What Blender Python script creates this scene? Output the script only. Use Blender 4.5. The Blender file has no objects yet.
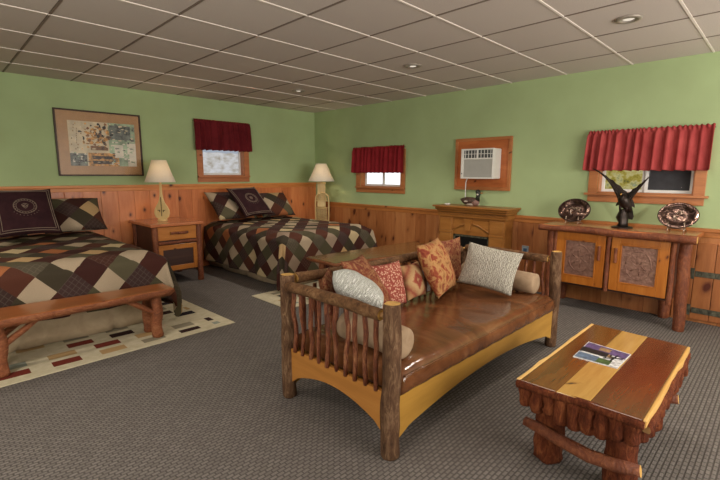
import bpy, math, random
from mathutils import Vector, Matrix, noise as mnoise
random.seed(7)
R = math.radians
V = Vector
C = bpy.context.scene.collection
PI = math.pi
XW, YW, HC = 4.93, 6.04, 2.393      # right wall plane, left wall plane, ceiling
XN, YN = -1.7, -2.3                  # the two walls behind the camera

# ------------------------------------------------------------ mesh builder
class MB:
    def __init__(s):
        s.v = []; s.f = []; s.mi = []; s.sm = []; s.rn = []; s.uv = None; s.cur = 0; s.r = 0.5
    def face(s, idx, mi=0, sm=False):
        s.f.append(tuple(idx)); s.mi.append(mi); s.sm.append(sm); s.rn.append(s.r)
    def box(s, c, d, mi=0, M=None):
        cx, cy, cz = c; a, b, h = d[0]/2, d[1]/2, d[2]/2
        n = len(s.v)
        for i in (-1, 1):
            for j in (-1, 1):
                for k in (-1, 1):
                    p = V((i*a, j*b, k*h))
                    if M: p = M @ p
                    s.v.append(p + V(c))
        for q in ((0,1,3,2),(4,6,7,5),(0,4,5,1),(2,3,7,6),(0,2,6,4),(1,5,7,3)):
            s.face([n+t for t in q], mi)
        return s
    def bb(s, x0, x1, y0, y1, z0, z1, mi=0):
        return s.box(((x0+x1)/2,(y0+y1)/2,(z0+z1)/2), (abs(x1-x0),abs(y1-y0),abs(z1-z0)), mi)
    def tube(s, pts, rad, n=12, mi=0, cap=0, sm=True, amp=0.0, seed=0, sx=1.0):
        pts = [V(p) for p in pts]
        if not hasattr(rad, '__len__'): rad = [rad]*len(pts)
        up = None; base = len(s.v)
        for i, p in enumerate(pts):
            t = (pts[min(i+1,len(pts)-1)] - pts[max(i-1,0)]).normalized()
            if up is None:
                a = V((0,0,1)) if abs(t.z) < .9 else V((1,0,0))
                up = (a - t*a.dot(t)).normalized()
            else:
                up = (up - t*up.dot(t)).normalized()
            sd = t.cross(up)
            for k in range(n):
                an = 2*PI*k/n
                r = rad[i]
                if amp:
                    r *= 1 + amp*mnoise.noise(V((math.cos(an)*1.3+seed*7.1, math.sin(an)*1.3+seed*3.3, i*.45)))
                s.v.append(p + (up*math.cos(an)*sx + sd*math.sin(an))*r)
        for i in range(len(pts)-1):
            for k in range(n):
                a = base+i*n+k; b = base+i*n+(k+1)%n
                s.face((a, b, b+n, a+n), mi, sm)
        s.face([base+k for k in range(n)][::-1], cap)
        s.face([base+(len(pts)-1)*n+k for k in range(n)], cap)
        return s
    def log(s, p0, p1, r0, r1=None, seed=0, n=14, seg=9, amp=.22, wob=.25, mi=0, cap=1):
        p0, p1 = V(p0), V(p1)
        if r1 is None: r1 = r0
        pts = []; rad = []
        d = (p1-p0); t = d.normalized()
        a = V((0,0,1)) if abs(t.z) < .9 else V((1,0,0))
        u = (a - t*a.dot(t)).normalized(); w = t.cross(u)
        for i in range(seg+1):
            k = i/seg
            e = math.sin(PI*k)
            o = u*mnoise.noise(V((seed*5.7, k*2.2, 1)))*r0*wob*2*e + w*mnoise.noise(V((seed*9.1, k*2.2, 5)))*r0*wob*2*e
            pts.append(p0 + d*k + o); rad.append(r0+(r1-r0)*k)
        # chamfered ends
        pts.insert(0, pts[0]); pts[1] = pts[0] + t*min(.25*r0, d.length*.1); rad.insert(0, rad[0]*.86)
        pts.append(pts[-1]); pts[-2] = pts[-1] - t*min(.25*r1, d.length*.1); rad.append(rad[-1]*.86)
        return s.tube(pts, rad, n, mi, cap, True, amp, seed)
    def lathe(s, c, prof, n=24, mi=0, sy=1.0, sm=True):
        base = len(s.v)
        for (r, z) in prof:
            for k in range(n):
                an = 2*PI*k/n
                s.v.append(V((c[0]+r*math.cos(an), c[1]+r*sy*math.sin(an), c[2]+z)))
        for i in range(len(prof)-1):
            for k in range(n):
                a = base+i*n+k; b = base+i*n+(k+1)%n
                s.face((a, b, b+n, a+n), mi, sm)
        if prof[0][0] > 1e-5: s.face([base+k for k in range(n)][::-1], mi)
        if prof[-1][0] > 1e-5: s.face([base+(len(prof)-1)*n+k for k in range(n)], mi)
        return s
    def prism(s, poly, fn, d, mi=0):
        """poly in 2D, fn(u,v,w) -> world point, w in (0,d)"""
        n = len(poly); b = len(s.v)
        for w in (0, d):
            for (u, v) in poly: s.v.append(V(fn(u, v, w)))
        s.face([b+i for i in range(n)][::-1], mi); s.face([b+n+i for i in range(n)], mi)
        for i in range(n):
            j = (i+1) % n
            s.face((b+i, b+j, b+n+j, b+n+i), mi)
        return s
    def grid(s, nu, nv, fn, mi=0, uvf=None, sm=True, closed=False):
        b = len(s.v)
        if uvf and s.uv is None: s.uv = {}
        for j in range(nv+1):
            for i in range(nu+1):
                s.v.append(V(fn(i/nu, j/nv)))
                if uvf: s.uv[len(s.v)-1] = uvf(i/nu, j/nv)
        for j in range(nv):
            for i in range(nu):
                a = b+j*(nu+1)+i
                s.face((a, a+1, a+nu+2, a+nu+1), mi, sm)
        return s
    def ball(s, c, r, nu=16, nv=10, mi=0, M=None):
        b = len(s.v)
        for j in range(nv+1):
            th = PI*j/nv
            for i in range(nu):
                ph = 2*PI*i/nu
                p = V((r[0]*math.sin(th)*math.cos(ph), r[1]*math.sin(th)*math.sin(ph), r[2]*math.cos(th)))
                if M: p = M @ p
                s.v.append(p + V(c))
        for j in range(nv):
            for i in range(nu):
                a = b+j*nu+i; q = b+j*nu+(i+1)%nu
                s.face((a, a+nu, q+nu, q), mi, True)
        return s
    def build(s, name, mats, parent=None, origin=None, bevel=0, solid=0, sub=0, weld=False):
        if not isinstance(mats, (list, tuple)): mats = [mats]
        if parent is not None:
            o0 = V((0,0,0)); q = parent
            while q is not None: o0 = o0 + q.location; q = q.parent
        elif origin is not None: o0 = V(origin)
        else:
            xs = [p.x for p in s.v]; ys = [p.y for p in s.v]; zs = [p.z for p in s.v]
            o0 = V(((min(xs)+max(xs))/2, (min(ys)+max(ys))/2, min(zs)))
        me = bpy.data.meshes.new(name)
        me.from_pydata([tuple(p-o0) for p in s.v], [], s.f)
        for m in mats: me.materials.append(m)
        me.polygons.foreach_set('material_index', s.mi)
        me.polygons.foreach_set('use_smooth', s.sm)
        at = me.attributes.new('rnd', 'FLOAT', 'FACE'); at.data.foreach_set('value', s.rn)
        if s.uv is not None:
            ul = me.uv_layers.new(name='UVMap')
            for l in me.loops:
                ul.data[l.index].uv = s.uv.get(l.vertex_index, (0, 0))
        me.validate(); me.update()
        o = bpy.data.objects.new(name, me); C.objects.link(o)
        if parent is not None: o.parent = parent
        else: o.location = o0
        if weld:
            w = o.modifiers.new('weld', 'WELD'); w.merge_threshold = .0005
        if solid:
            w = o.modifiers.new('solid', 'SOLIDIFY'); w.thickness = solid; w.offset = -1
        if bevel:
            w = o.modifiers.new('bevel', 'BEVEL'); w.width = bevel; w.segments = 2; w.limit_method = 'ANGLE'; w.angle_limit = R(40)
        if sub:
            w = o.modifiers.new('sub', 'SUBSURF'); w.levels = sub; w.render_levels = sub
        return o

def tag(o, label=None, cat=None, group=None, kind=None):
    if label: o['label'] = label
    if cat: o['category'] = cat
    if group: o['group'] = group
    if kind: o['kind'] = kind
    return o
def thing(name, loc, label, cat, group=None):
    o = bpy.data.objects.new(name, None); C.objects.link(o); o.location = loc
    o.empty_display_size = .1
    return tag(o, label, cat, group)
def struct(o, label=None): return tag(o, label=label, kind='structure')

# ------------------------------------------------------------ materials
def s2l(c):
    return tuple(((x/255)/12.92 if x/255 <= .04045 else ((x/255+.055)/1.055)**2.4) for x in c) + (1,)
class N:
    def __init__(s, name):
        s.m = bpy.data.materials.new(name); s.m.use_nodes = True
        s.t = s.m.node_tree; s.b = s.t.nodes['Principled BSDF']
        s.oc = s.t.nodes.new('ShaderNodeTexCoord')
    def n(s, typ, **kw):
        x = s.t.nodes.new(typ)
        for k, v in kw.items():
            if k.startswith('i_'):
                key = k[2:]; key = int(key) if key.isdigit() else key.replace('_', ' ')
                s.put(x.inputs[key], v)
            else: setattr(x, k, v)
        return x
    def put(s, sock, v):
        if isinstance(v, bpy.types.NodeSocket): s.t.links.new(v, sock)
        elif isinstance(v, bpy.types.Node): s.t.links.new(v.outputs[0], sock)
        else: sock.default_value = v
    def coord(s, scale=(1,1,1), kind='Object', rot=(0,0,0)):
        x = s.n('ShaderNodeMapping'); s.put(x.inputs[0], s.oc.outputs[kind]); x.inputs['Scale'].default_value = scale
        x.inputs['Rotation'].default_value = rot
        return x.outputs[0]
    def noise(s, vec, scale, detail=3, rough=.55, dist=0):
        return s.n('ShaderNodeTexNoise', i_Vector=vec, i_Scale=scale, i_Detail=detail, i_Roughness=rough, i_Distortion=dist).outputs[0]
    def ramp(s, fac, stops, const=False):
        x = s.n('ShaderNodeValToRGB'); s.put(x.inputs[0], fac)
        cr = x.color_ramp
        if const: cr.interpolation = 'CONSTANT'
        while len(cr.elements) < len(stops): cr.elements.new(.5)
        for e, (p, c) in zip(cr.elements, stops):
            e.position = p
            e.color = s2l(c) if len(c) == 3 else c
        return x.outputs[0]
    def math(s, op, a, b=0, c=None):
        x = s.n('ShaderNodeMath', operation=op); s.put(x.inputs[0], a); s.put(x.inputs[1], b)
        if c is not None: s.put(x.inputs[2], c)
        return x.outputs[0]
    def mix(s, fac, a, b, mode='MIX'):
        x = s.n('ShaderNodeMix', data_type='RGBA', blend_type=mode)
        s.put(x.inputs[0], fac)
        s.put(x.inputs[6], s2l(a) if isinstance(a, tuple) else a); s.put(x.inputs[7], s2l(b) if isinstance(b, tuple) else b)
        return x.outputs[2]
    def bump(s, h, strength=.3, dist=.01):
        x = s.n('ShaderNodeBump', i_Height=h, i_Strength=strength, i_Distance=dist)
        s.put(s.b.inputs['Normal'], x.outputs[0])
    def set(s, col=None, rough=None, metal=None, spec=None, **kw):
        if col is not None: s.put(s.b.inputs['Base Color'], s2l(col) if isinstance(col, tuple) else col)
        if rough is not None: s.put(s.b.inputs['Roughness'], rough)
        if metal is not None: s.put(s.b.inputs['Metallic'], metal)
        if spec is not None: s.put(s.b.inputs['Specular IOR Level'], spec)
        for k, v in kw.items(): s.put(s.b.inputs[k.replace('_', ' ')], v)
        return s.m
def plain(name, col, rough=.6, metal=0, var=.12, scale=12, spec=.3, bump=0):
    m = N(name); c = m.coord()
    nz = m.noise(c, scale, 4)
    d = tuple(max(0, int(x*(1-var))) for x in col); l = tuple(min(255, int(x*(1+var))) for x in col)
    col_ = m.ramp(nz, [(.3, d), (.7, l)])
    if bump: m.bump(nz, bump, .004)
    return m.set(col_, rough, metal, spec)
def wood(name, dark, mid, light, axis='X', rough=.4, knots=.0, scale=1.0, var=.35, spec=.4, bump=.08, knotcol=(84,34,18), coat=0):
    m = N(name)
    sc = {'X': (.12, 1, 1), 'Y': (1, .12, 1), 'Z': (1, 1, .12)}[axis]
    c = m.coord(tuple(k*scale for k in sc))
    rn = m.n('ShaderNodeAttribute', attribute_name='rnd').outputs['Fac']
    off = m.n('ShaderNodeVectorMath', operation='ADD', i_0=c)
    cb = m.n('ShaderNodeCombineXYZ', i_0=m.math('MULTIPLY', rn, 13.7), i_1=m.math('MULTIPLY', rn, 5.1), i_2=m.math('MULTIPLY', rn, 7.7))
    m.put(off.inputs[1], cb); c = off.outputs[0]
    n1 = m.noise(c, 9, 5, .6, 1.2); n2 = m.noise(c, 55, 3, .7, .3)
    f = m.math('ADD', m.math('MULTIPLY', n1, .7), m.math('MULTIPLY', n2, .3))
    f = m.math('ADD', f, m.math('MULTIPLY', m.math('SUBTRACT', rn, .5), var))
    col = m.ramp(f, [(.25, dark), (.5, mid), (.75, light)])
    if knots:
        sp = m.n('ShaderNodeSeparateXYZ', i_0=m.coord())
        X_, Y_, Z_ = sp.outputs
        h_ = m.math('ADD', X_, m.math('MULTIPLY', Y_, .93)); v_ = m.math('ADD', Z_, m.math('MULTIPLY', Y_, .41))
        if axis == 'Z': v_ = m.math('MULTIPLY', v_, .62)
        else: h_ = m.math('MULTIPLY', h_, .62)
        ck = m.n('ShaderNodeCombineXYZ', i_0=m.math('ADD', h_, m.math('MULTIPLY', rn, 9.1)), i_1=m.math('ADD', v_, m.math('MULTIPLY', rn, 4.3)))
        vo = m.n('ShaderNodeTexVoronoi', voronoi_dimensions='2D', i_Vector=ck.outputs[0], i_Scale=4.2, i_Randomness=1.0)
        wn = m.n('ShaderNodeTexNoise', i_Vector=m.coord(), i_Scale=40)
        dd = m.math('ADD', vo.outputs['Distance'], m.math('MULTIPLY', m.math('SUBTRACT', wn.outputs[0], .5), .05))
        dd = m.math('ADD', dd, m.math('MULTIPLY', m.n('ShaderNodeSeparateColor', i_0=vo.outputs['Color']).outputs[0], knots*.55))
        k = m.ramp(dd, [(knots*.35, (255,255,255)), (knots*.62, (150,150,150)), (knots, (0,0,0))])
        col = m.mix(k, col, knotcol)
    m.bump(n2, bump, .003)
    return m.set(col, rough, 0, spec, Coat_Weight=coat, Coat_Roughness=.15)
def bark(name, dark, mid, light, scale=1.0, rough=.8, spec=.2, stretch=(1,1,.25)):
    m = N(name); c = m.coord(tuple(k*scale for k in stretch))
    n1 = m.noise(c, 42, 8, .75, 1.2); n2 = m.noise(m.coord(), 7*scale, 3)
    f = m.math('ADD', m.math('MULTIPLY', n1, .7), m.math('MULTIPLY', n2, .3))
    m.bump(n1, 1.0, .012)
    return m.set(m.ramp(f, [(.33, dark), (.5, mid), (.66, light)]), rough, 0, spec)

M = {}
M['green'] = plain('green_paint', (166,184,136), .75, var=.03, scale=2)
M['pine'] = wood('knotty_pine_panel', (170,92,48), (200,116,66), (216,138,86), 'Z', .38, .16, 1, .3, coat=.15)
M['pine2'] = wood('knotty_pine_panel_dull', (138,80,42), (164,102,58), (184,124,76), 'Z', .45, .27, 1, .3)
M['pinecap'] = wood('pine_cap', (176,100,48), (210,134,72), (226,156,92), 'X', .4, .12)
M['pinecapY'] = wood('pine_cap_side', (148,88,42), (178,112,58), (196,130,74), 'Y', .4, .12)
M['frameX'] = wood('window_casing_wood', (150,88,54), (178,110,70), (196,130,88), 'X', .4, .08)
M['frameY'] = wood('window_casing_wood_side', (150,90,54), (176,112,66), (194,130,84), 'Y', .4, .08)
M['orange'] = wood('orange_pine_board', (156,84,44), (180,102,56), (198,122,70), 'Y', .4, .1)
M['white'] = plain('white_vinyl', (225,225,222), .4, var=.03)
M['glass'] = None
m = N('window_glass')
gl = m.n('ShaderNodeBsdfGlass', i_Roughness=0.0, i_IOR=1.02); tr = m.n('ShaderNodeBsdfTransparent')
mx = m.n('ShaderNodeMixShader', i_0=.75, i_1=gl.outputs[0], i_2=tr.outputs[0])
m.t.links.new(mx.outputs[0], m.t.nodes['Material Output'].inputs[0]); M['glass'] = m.m

# carpet
m = N('woven_carpet'); c = m.coord()
br = m.n('ShaderNodeTexBrick', i_Vector=m.coord(rot=(0,0,R(0))), i_Scale=1.0)
br.inputs['Brick Width'].default_value = .038; br.inputs['Row Height'].default_value = .021; br.inputs['Mortar Size'].default_value = .0045
br.inputs['Mortar Smooth'].default_value = .6; br.offset = .5
br.inputs['Color1'].default_value = s2l((138,132,128)); br.inputs['Color2'].default_value = s2l((124,118,114)); br.inputs['Mortar'].default_value = s2l((96,91,88))
nz = m.noise(c, 260, 2, .7); nb = m.noise(c, .7, 2)
col = m.mix(.35, br.outputs[0], m.ramp(nz, [(.3, (70,64,60)), (.7, (158,150,142))]), 'OVERLAY')
col = m.mix(m.ramp(nb, [(.3, (0,0,0)), (.7, (60,60,60))]), col, (124,119,115))
m.bump(m.math('ADD', m.math('MULTIPLY', br.outputs['Fac'], -1.0), m.math('MULTIPLY', nz, .5)), .6, .006)
M['carpet'] = m.set(col, .95, 0, .1)
# ceiling tile
m = N('ceiling_tile'); c = m.coord()
rn = m.n('ShaderNodeAttribute', attribute_name='rnd').outputs['Fac']
nz = m.noise(c, 140, 3, .7)
col = m.mix(m.math('MULTIPLY', rn, .25), m.ramp(nz, [(.3, (196,185,178)), (.6, (214,204,196))]), (186,175,168))
m.bump(nz, .35, .003)
M['tile'] = m.set(col, .9, 0, .1)
M['grid_lit'] = plain('ceiling_grid_lit', (240,230,222), .5, var=.02)  # bars along x: grazing light painted in as a paler colour
M['grid_shaded'] = plain('ceiling_grid_shadowed', (128,114,104), .6, var=.02)  # same bars along y, their shade painted in as a darker colour

# patchwork quilt
m = N('patchwork_quilt')
uv = m.n('ShaderNodeUVMap', uv_map='UVMap').outputs[0]
sp = m.n('ShaderNodeSeparateXYZ', i_0=uv)
a = m.math('ADD', sp.outputs[0], sp.outputs[1]); b = m.math('SUBTRACT', sp.outputs[0], sp.outputs[1])
fa, fb = m.math('FLOOR', a), m.math('FLOOR', b)
wn = m.n('ShaderNodeTexWhiteNoise', noise_dimensions='2D', i_0=m.n('ShaderNodeCombineXYZ', i_0=fa, i_1=fb).outputs[0])
cr = m.ramp(wn.outputs[0], [(0, (182,164,140)), (.4, (194,162,118)), (.58, (156,136,118)), (.75, (200,180,142)), (.88, (166,104,66))], True)
gr = m.ramp(wn.outputs[0], [(0, (82,77,58)), (.6, (68,61,48)), (.85, (94,88,68))], True)
ma = m.ramp(wn.outputs[0], [(0, (74,42,36)), (.5, (88,52,40)), (.8, (66,38,34))], True)
pl = m.ramp(wn.outputs[0], [(0, (70,52,50)), (.5, (64,48,44)), (.75, (88,80,66)), (.9, (80,50,42))], True)
fra, frb = m.math('FRACT', m.math('MULTIPLY', a, 5)), m.math('FRACT', m.math('MULTIPLY', b, 5))
ln = m.math('MAXIMUM', m.math('LESS_THAN', fra, .1), m.math('LESS_THAN', frb, .1))
pl = m.mix(m.math('MULTIPLY', ln, .2), pl, (150,140,125))
ea = m.math('LESS_THAN', m.math('ABSOLUTE', m.math('MODULO', fa, 2)), .5); eb = m.math('LESS_THAN', m.math('ABSOLUTE', m.math('MODULO', fb, 2)), .5)
col = m.mix(eb, m.mix(ea, pl, ma), m.mix(ea, gr, cr))
fn = m.noise(uv, 60, 3)
col = m.mix(1.0, col, m.ramp(fn, [(.3, (205,200,196)), (.7, (255,255,255))]), 'MULTIPLY')
sa = m.math('ABSOLUTE', m.math('SUBTRACT', m.math('FRACT', a), .5)); sb = m.math('ABSOLUTE', m.math('SUBTRACT', m.math('FRACT', b), .5))
seam = m.math('MAXIMUM', sa, sb)
m.bump(m.math('POWER', seam, 8), -.6, .4)
M['quilt'] = m.set(col, .9, 0, .15)

def cloth(name, stops, scale=30, rough=.9, bump=.3, stretch=(1,1,1), spec=.15):
    m = N(name); c = m.coord(stretch); nz = m.noise(c, scale, 4, .6, .6)
    m.bump(m.noise(m.coord(), scale*4, 2), bump, .003)
    return m.set(m.ramp(nz, stops), rough, 0, spec)
M['skirt'] = cloth('beige_bed_skirt', [(.3,(162,142,116)),(.7,(184,164,136))], 8)
M['mattress'] = cloth('mattress_ticking', [(.3,(200,195,185)),(.7,(215,210,200))])
M['curtain1'] = cloth('dark_red_curtain', [(.3,(92,24,30)),(.7,(116,34,40))], 6)
M['curtain2'] = cloth('crimson_curtain', [(.3,(122,28,34)),(.7,(142,38,44))], 6)
M['curtain3'] = cloth('faded_red_curtain', [(.3,(150,58,58)),(.7,(172,76,74))], 6)
M['plum'] = cloth('plum_velvet', [(.3,(40,21,25)),(.7,(54,30,33))], 9)
M['tanknit'] = cloth('tan_microsuede', [(.3,(146,122,98)),(.7,(166,142,116))], 14)
M['rust'] = cloth('rust_paisley_weave', [(.3,(86,36,30)),(.42,(118,58,42)),(.5,(152,112,78)),(.55,(102,44,36)),(.68,(136,88,60))], 19, bump=.5)
M['rust2'] = cloth('rust_gold_weave', [(.3,(110,44,36)),(.42,(142,74,50)),(.5,(174,132,86)),(.6,(150,106,66)),(.7,(118,52,42))], 15, bump=.5)
def medallion(name):
    m = N(name); c = m.oc.outputs['UV']
    sp = m.n('ShaderNodeSeparateXYZ', i_0=c)
    dx = m.math('ABSOLUTE', m.math('SUBTRACT', sp.outputs[0], .5)); dy = m.math('ABSOLUTE', m.math('SUBTRACT', sp.outputs[1], .5))
    d = m.math('ADD', m.math('ADD', dx, dy), m.math('MULTIPLY', m.noise(c, 14, 3), .18))
    col = m.ramp(d, [(.1,(180,146,106)),(.2,(140,66,56)),(.32,(150,80,62)),(.4,(182,150,110)),(.55,(168,132,94)),(.72,(140,74,58)),(.9,(172,134,94))])
    m.bump(m.noise(c, 90, 2), .4, .003)
    return m.set(col, .9, 0, .1)
M['medal'] = medallion('medallion_weave')
m = N('red_speckled_weave'); c = m.oc.outputs['UV']
vo = m.n('ShaderNodeTexVoronoi', i_Vector=c, i_Scale=22)
col = m.ramp(vo.outputs['Distance'], [(.26,(206,172,148)),(.44,(164,92,78)),(.64,(140,70,60))])
m.bump(vo.outputs['Distance'], .4, .004); M['speck'] = m.set(col, .9, 0, .1)
def knit(name, c1, c2, sc):
    m = N(name); c = m.oc.outputs['UV']
    nz = m.noise(c, sc, 2, .5, 1.0); w = m.n('ShaderNodeTexWave', wave_type='BANDS', i_Vector=c, i_Scale=sc*.32, i_Distortion=9.0, i_Detail=2.0)
    w.inputs['Detail Scale'].default_value = 2.2
    f = m.math('ADD', m.math('MULTIPLY', nz, .5), m.math('MULTIPLY', w.outputs['Fac'], .5))
    m.bump(f, 1.0, .012)
    return m.set(m.ramp(f, [(.30, c1), (.58, c2)]), .95, 0, .1)
M['greyknit'] = knit('chunky_grey_knit', (146,140,128), (204,198,184), 30)
M['whiteknit'] = knit('pale_textured_cotton', (186,186,176), (234,234,228), 36)
# leather
m = N('brown_leather'); c = m.coord((1,.6,1))
n1 = m.noise(c, 3.5, 4, .6, 1.5); n2 = m.noise(m.coord(), 120, 2)
m.bump(m.math('ADD', m.math('MULTIPLY', n1, .9), m.math('MULTIPLY', n2, .1)), .35, .015)
M['leather'] = m.set(m.ramp(n1, [(.3,(84,50,30)),(.55,(112,70,42)),(.75,(134,92,62))]), m.ramp(n1, [(.3,(70,70,70)),(.7,(120,120,120))]), 0, .5)
# bark & logs
M['hick'] = bark('hickory_bark', (42,28,20), (98,70,50), (150,120,92))
M['hickh'] = bark('hickory_bark_rail', (56,36,24), (108,76,50), (150,114,80), stretch=(.6,.6,.6))
M['cut'] = plain('cut_log_end', (206,160,88), .6, var=.15, scale=30)
M['cutdull'] = plain('cut_log_end_dull', (150,112,72), .6, var=.15, scale=30)
M['spin'] = bark('spindle_bark', (56,26,14), (116,58,30), (176,120,80), 1.2, .45, .5)
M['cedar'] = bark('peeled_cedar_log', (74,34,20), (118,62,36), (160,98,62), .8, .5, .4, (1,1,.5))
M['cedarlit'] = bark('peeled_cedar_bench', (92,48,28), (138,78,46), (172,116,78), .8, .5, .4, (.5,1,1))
M['ctbark'] = bark('shaggy_cedar_bark', (50,22,12), (104,50,28), (150,88,52), 1.1, .85)
M['honey'] = wood('honey_lacquered_wood', (162,118,48), (182,136,60), (196,150,74), 'X', .35, 0, .8)
M['honeyY'] = wood('honey_lacquered_wood_side', (150,98,44), (170,114,54), (182,128,66), 'Y', .35, 0, .8)
M['benchtop'] = wood('varnished_bench_top', (118,66,32), (142,82,42), (160,102,56), 'X', .3, .06, coat=.3)
M['benchdark'] = wood('dark_glossy_bench_top', (84,58,32), (104,74,42), (126,92,54), 'X', .16, .05, coat=.6)
M['tabletopL'] = wood('dark_glossy_table_plank', (92,50,14), (130,76,26), (156,98,40), 'X', .18, .07, .8, coat=.5)
M['tabletopM'] = wood('pale_glossy_table_plank', (170,122,58), (192,146,76), (208,166,96), 'X', .18, .06, .8, coat=.5)
M['tabletopR'] = wood('red_glossy_table_plank', (80,36,14), (112,56,24), (138,78,36), 'X', .18, .07, .8, coat=.5)
M['tableedge'] = wood('pale_live_edge', (196,140,70), (220,172,98), (232,190,120), 'X', .3, 0)
M['nsfront'] = wood('amber_pine_front', (156,92,36), (182,112,48), (200,132,66), 'X', .3, .1, coat=.3)
M['nstop'] = wood('reddish_pine_top', (150,78,44), (184,110,70), (200,130,88), 'X', .25, .05, coat=.4)
M['dark'] = plain('recess_shade', (22,14,12), .7)  # near-black colour standing in for shade in recesses
M['darkpanel'] = wood('dark_inset_panel', (50,30,26), (66,42,36), (82,54,44), 'X', .4)
M['sbdoor'] = wood('amber_knotty_door', (140,78,24), (168,98,34), (186,118,50), 'Z', .3, .12, coat=.3)
M['sbtop'] = wood('reddish_slab_top', (140,76,40), (176,104,60), (196,126,80), 'Y', .25, .05, coat=.4)
m = N('embossed_copper'); c = m.coord()
vo = m.n('ShaderNodeTexVoronoi', i_Vector=c, i_Scale=60); nz = m.noise(c, 30, 4)
m.bump(vo.outputs['Distance'], .5, .005)
M['copper'] = m.set(m.ramp(nz, [(.3,(120,86,74)),(.7,(160,124,108))]), .45, .45, .4)
M['mantel'] = wood('oak_mantel', (128,80,36), (150,98,46), (168,116,60), 'Y', .35, 0, .9)
M['black'] = plain('black_firebox', (10,9,9), .5)
M['iron'] = plain('wrought_iron', (82,80,68), .55, .35, .35, 30)
M['brass'] = plain('brass', (170,130,70), .3, .9)
M['bronze'] = plain('dark_bronze', (44,36,32), .35, .6, .3, 25)
m = N('embossed_pewter'); c = m.coord()
nz = m.noise(c, 13, 3, .5, 2.5); m.bump(nz, .5, .012)
M['pewter'] = m.set(m.ramp(nz, [(.38,(52,38,34)),(.58,(92,70,62)),(.72,(190,160,144))]), .22, .85, .5)
M['silver'] = plain('pale_metal', (170,150,135), .3, .9)
M['acwhite'] = plain('ac_white_plastic', (214,212,206), .45, var=.02)
M['acgrille'] = plain('ac_grey_grille', (176,174,168), .5, var=.02)
M['acdark'] = plain('ac_dark_louvre', (74,76,74), .5)
M['palewood'] = wood('pale_ash', (190,158,100), (214,186,130), (226,200,150), 'Z', .4, 0)
m = N('lamp_shade_fabric'); c = m.coord()
col = m.ramp(m.noise(c, 60, 2), [(.3,(236,230,218)),(.7,(246,240,230))])
tl = m.n('ShaderNodeBsdfTranslucent', i_Color=s2l((255,244,224)))
mx = m.n('ShaderNodeMixShader', i_0=.35); m.set(col, .8, 0, .1)
m.t.links.new(m.b.outputs[0], mx.inputs[1]); m.t.links.new(tl.outputs[0], mx.inputs[2]); m.t.links.new(mx.outputs[0], m.t.nodes['Material Output'].inputs[0])
M['shade'] = m.m
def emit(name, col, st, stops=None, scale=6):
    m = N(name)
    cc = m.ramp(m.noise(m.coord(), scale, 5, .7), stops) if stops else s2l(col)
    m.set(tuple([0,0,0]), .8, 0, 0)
    if name == 'glowing_brush':
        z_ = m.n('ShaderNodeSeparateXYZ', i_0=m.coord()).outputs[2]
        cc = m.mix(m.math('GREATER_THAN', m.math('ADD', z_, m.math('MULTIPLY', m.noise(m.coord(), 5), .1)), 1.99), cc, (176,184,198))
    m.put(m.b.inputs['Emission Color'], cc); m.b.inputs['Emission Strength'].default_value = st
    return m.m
M['canring'] = plain('satin_can_ring', (160,150,140), .45, .3)
M['bulb'] = emit('warm_bulb', (255,214,150), 6)
M['canlight'] = emit('recessed_bulb', (255,240,220), .9)
# rug
def rugmat(name, s=1.0):
    m = N(name); c = m.coord()
    sp = m.n('ShaderNodeSeparateXYZ', i_0=c)
    row = m.math('DIVIDE', sp.outputs[1], .155); fr = m.math('FLOOR', row)
    x = m.math('ADD', m.math('DIVIDE', sp.outputs[0], .30), m.math('MULTIPLY', m.math('FLOOR', m.math('MULTIPLY', fr, .5)), .5))
    fx = m.math('FLOOR', x)
    wn = m.n('ShaderNodeTexWhiteNoise', noise_dimensions='2D', i_0=m.n('ShaderNodeCombineXYZ', i_0=fx, i_1=fr).outputs[0])
    cc = m.ramp(wn.outputs[0], [(0,(52,34,32)),(.16,(196,186,160)),(.3,(110,48,38)),(.45,(136,128,108)),(.6,(170,140,98)),(.74,(140,146,134)),(.88,(44,38,44))], True)
    inx = m.math('MULTIPLY', m.math('GREATER_THAN', m.math('FRACT', x), .2), m.math('LESS_THAN', m.math('FRACT', x), .78))
    iny = m.math('MULTIPLY', m.math('GREATER_THAN', m.math('FRACT', row), .22), m.math('LESS_THAN', m.math('FRACT', row), .86))
    base = m.ramp(m.noise(c, 16, 3), [(.3,(184,174,146)),(.7,(204,194,168))])
    col = m.mix(m.math('MULTIPLY', inx, iny), base, cc)
    m.bump(m.noise(c, 200, 2), .4, .004)
    return m.set(col, .95, 0, .1)
M['rug'] = rugmat('patch_rug'); M['rugedge'] = cloth('cream_rug_border', [(.3,(184,174,146)),(.7,(202,192,166))], 16)

# ------------------------------------------------------------ room shell
struct(MB().bb(XN, XW, YN, YW, -.06, 0).build('floor', M['carpet'], origin=(0,0,0)), 'grey brown woven carpet')
# ceiling tiles
T = .61; x0 = .7179 - 4*T; y0 = 3.6613 - 10*T
mb = MB()
i = 0
xs = [x0+i*T for i in range(0, 13)]; ys = [y0+i*T for i in range(0, 15)]
for xa in xs:
    for ya in ys:
        a0, a1 = max(xa+.008, XN), min(xa+T-.008, XW); b0, b1 = max(ya+.008, YN), min(ya+T-.008, YW)
        if a1-a0 < .02 or b1-b0 < .02: continue
        mb.r = random.random(); mb.bb(a0, a1, b0, b1, HC, HC+.03)
mb.r = .5; mb.bb(XN, XW, YN, YW, HC+.03, HC+.08)
struct(mb.build('ceiling', M['tile'], origin=(0,0,HC), bevel=.004), 'suspended ceiling of square beige tiles')
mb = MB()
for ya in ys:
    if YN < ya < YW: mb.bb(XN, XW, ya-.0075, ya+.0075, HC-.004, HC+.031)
struct(mb.build('trim_1', M['grid_lit'], origin=(0,0,HC)))
mb = MB()
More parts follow.
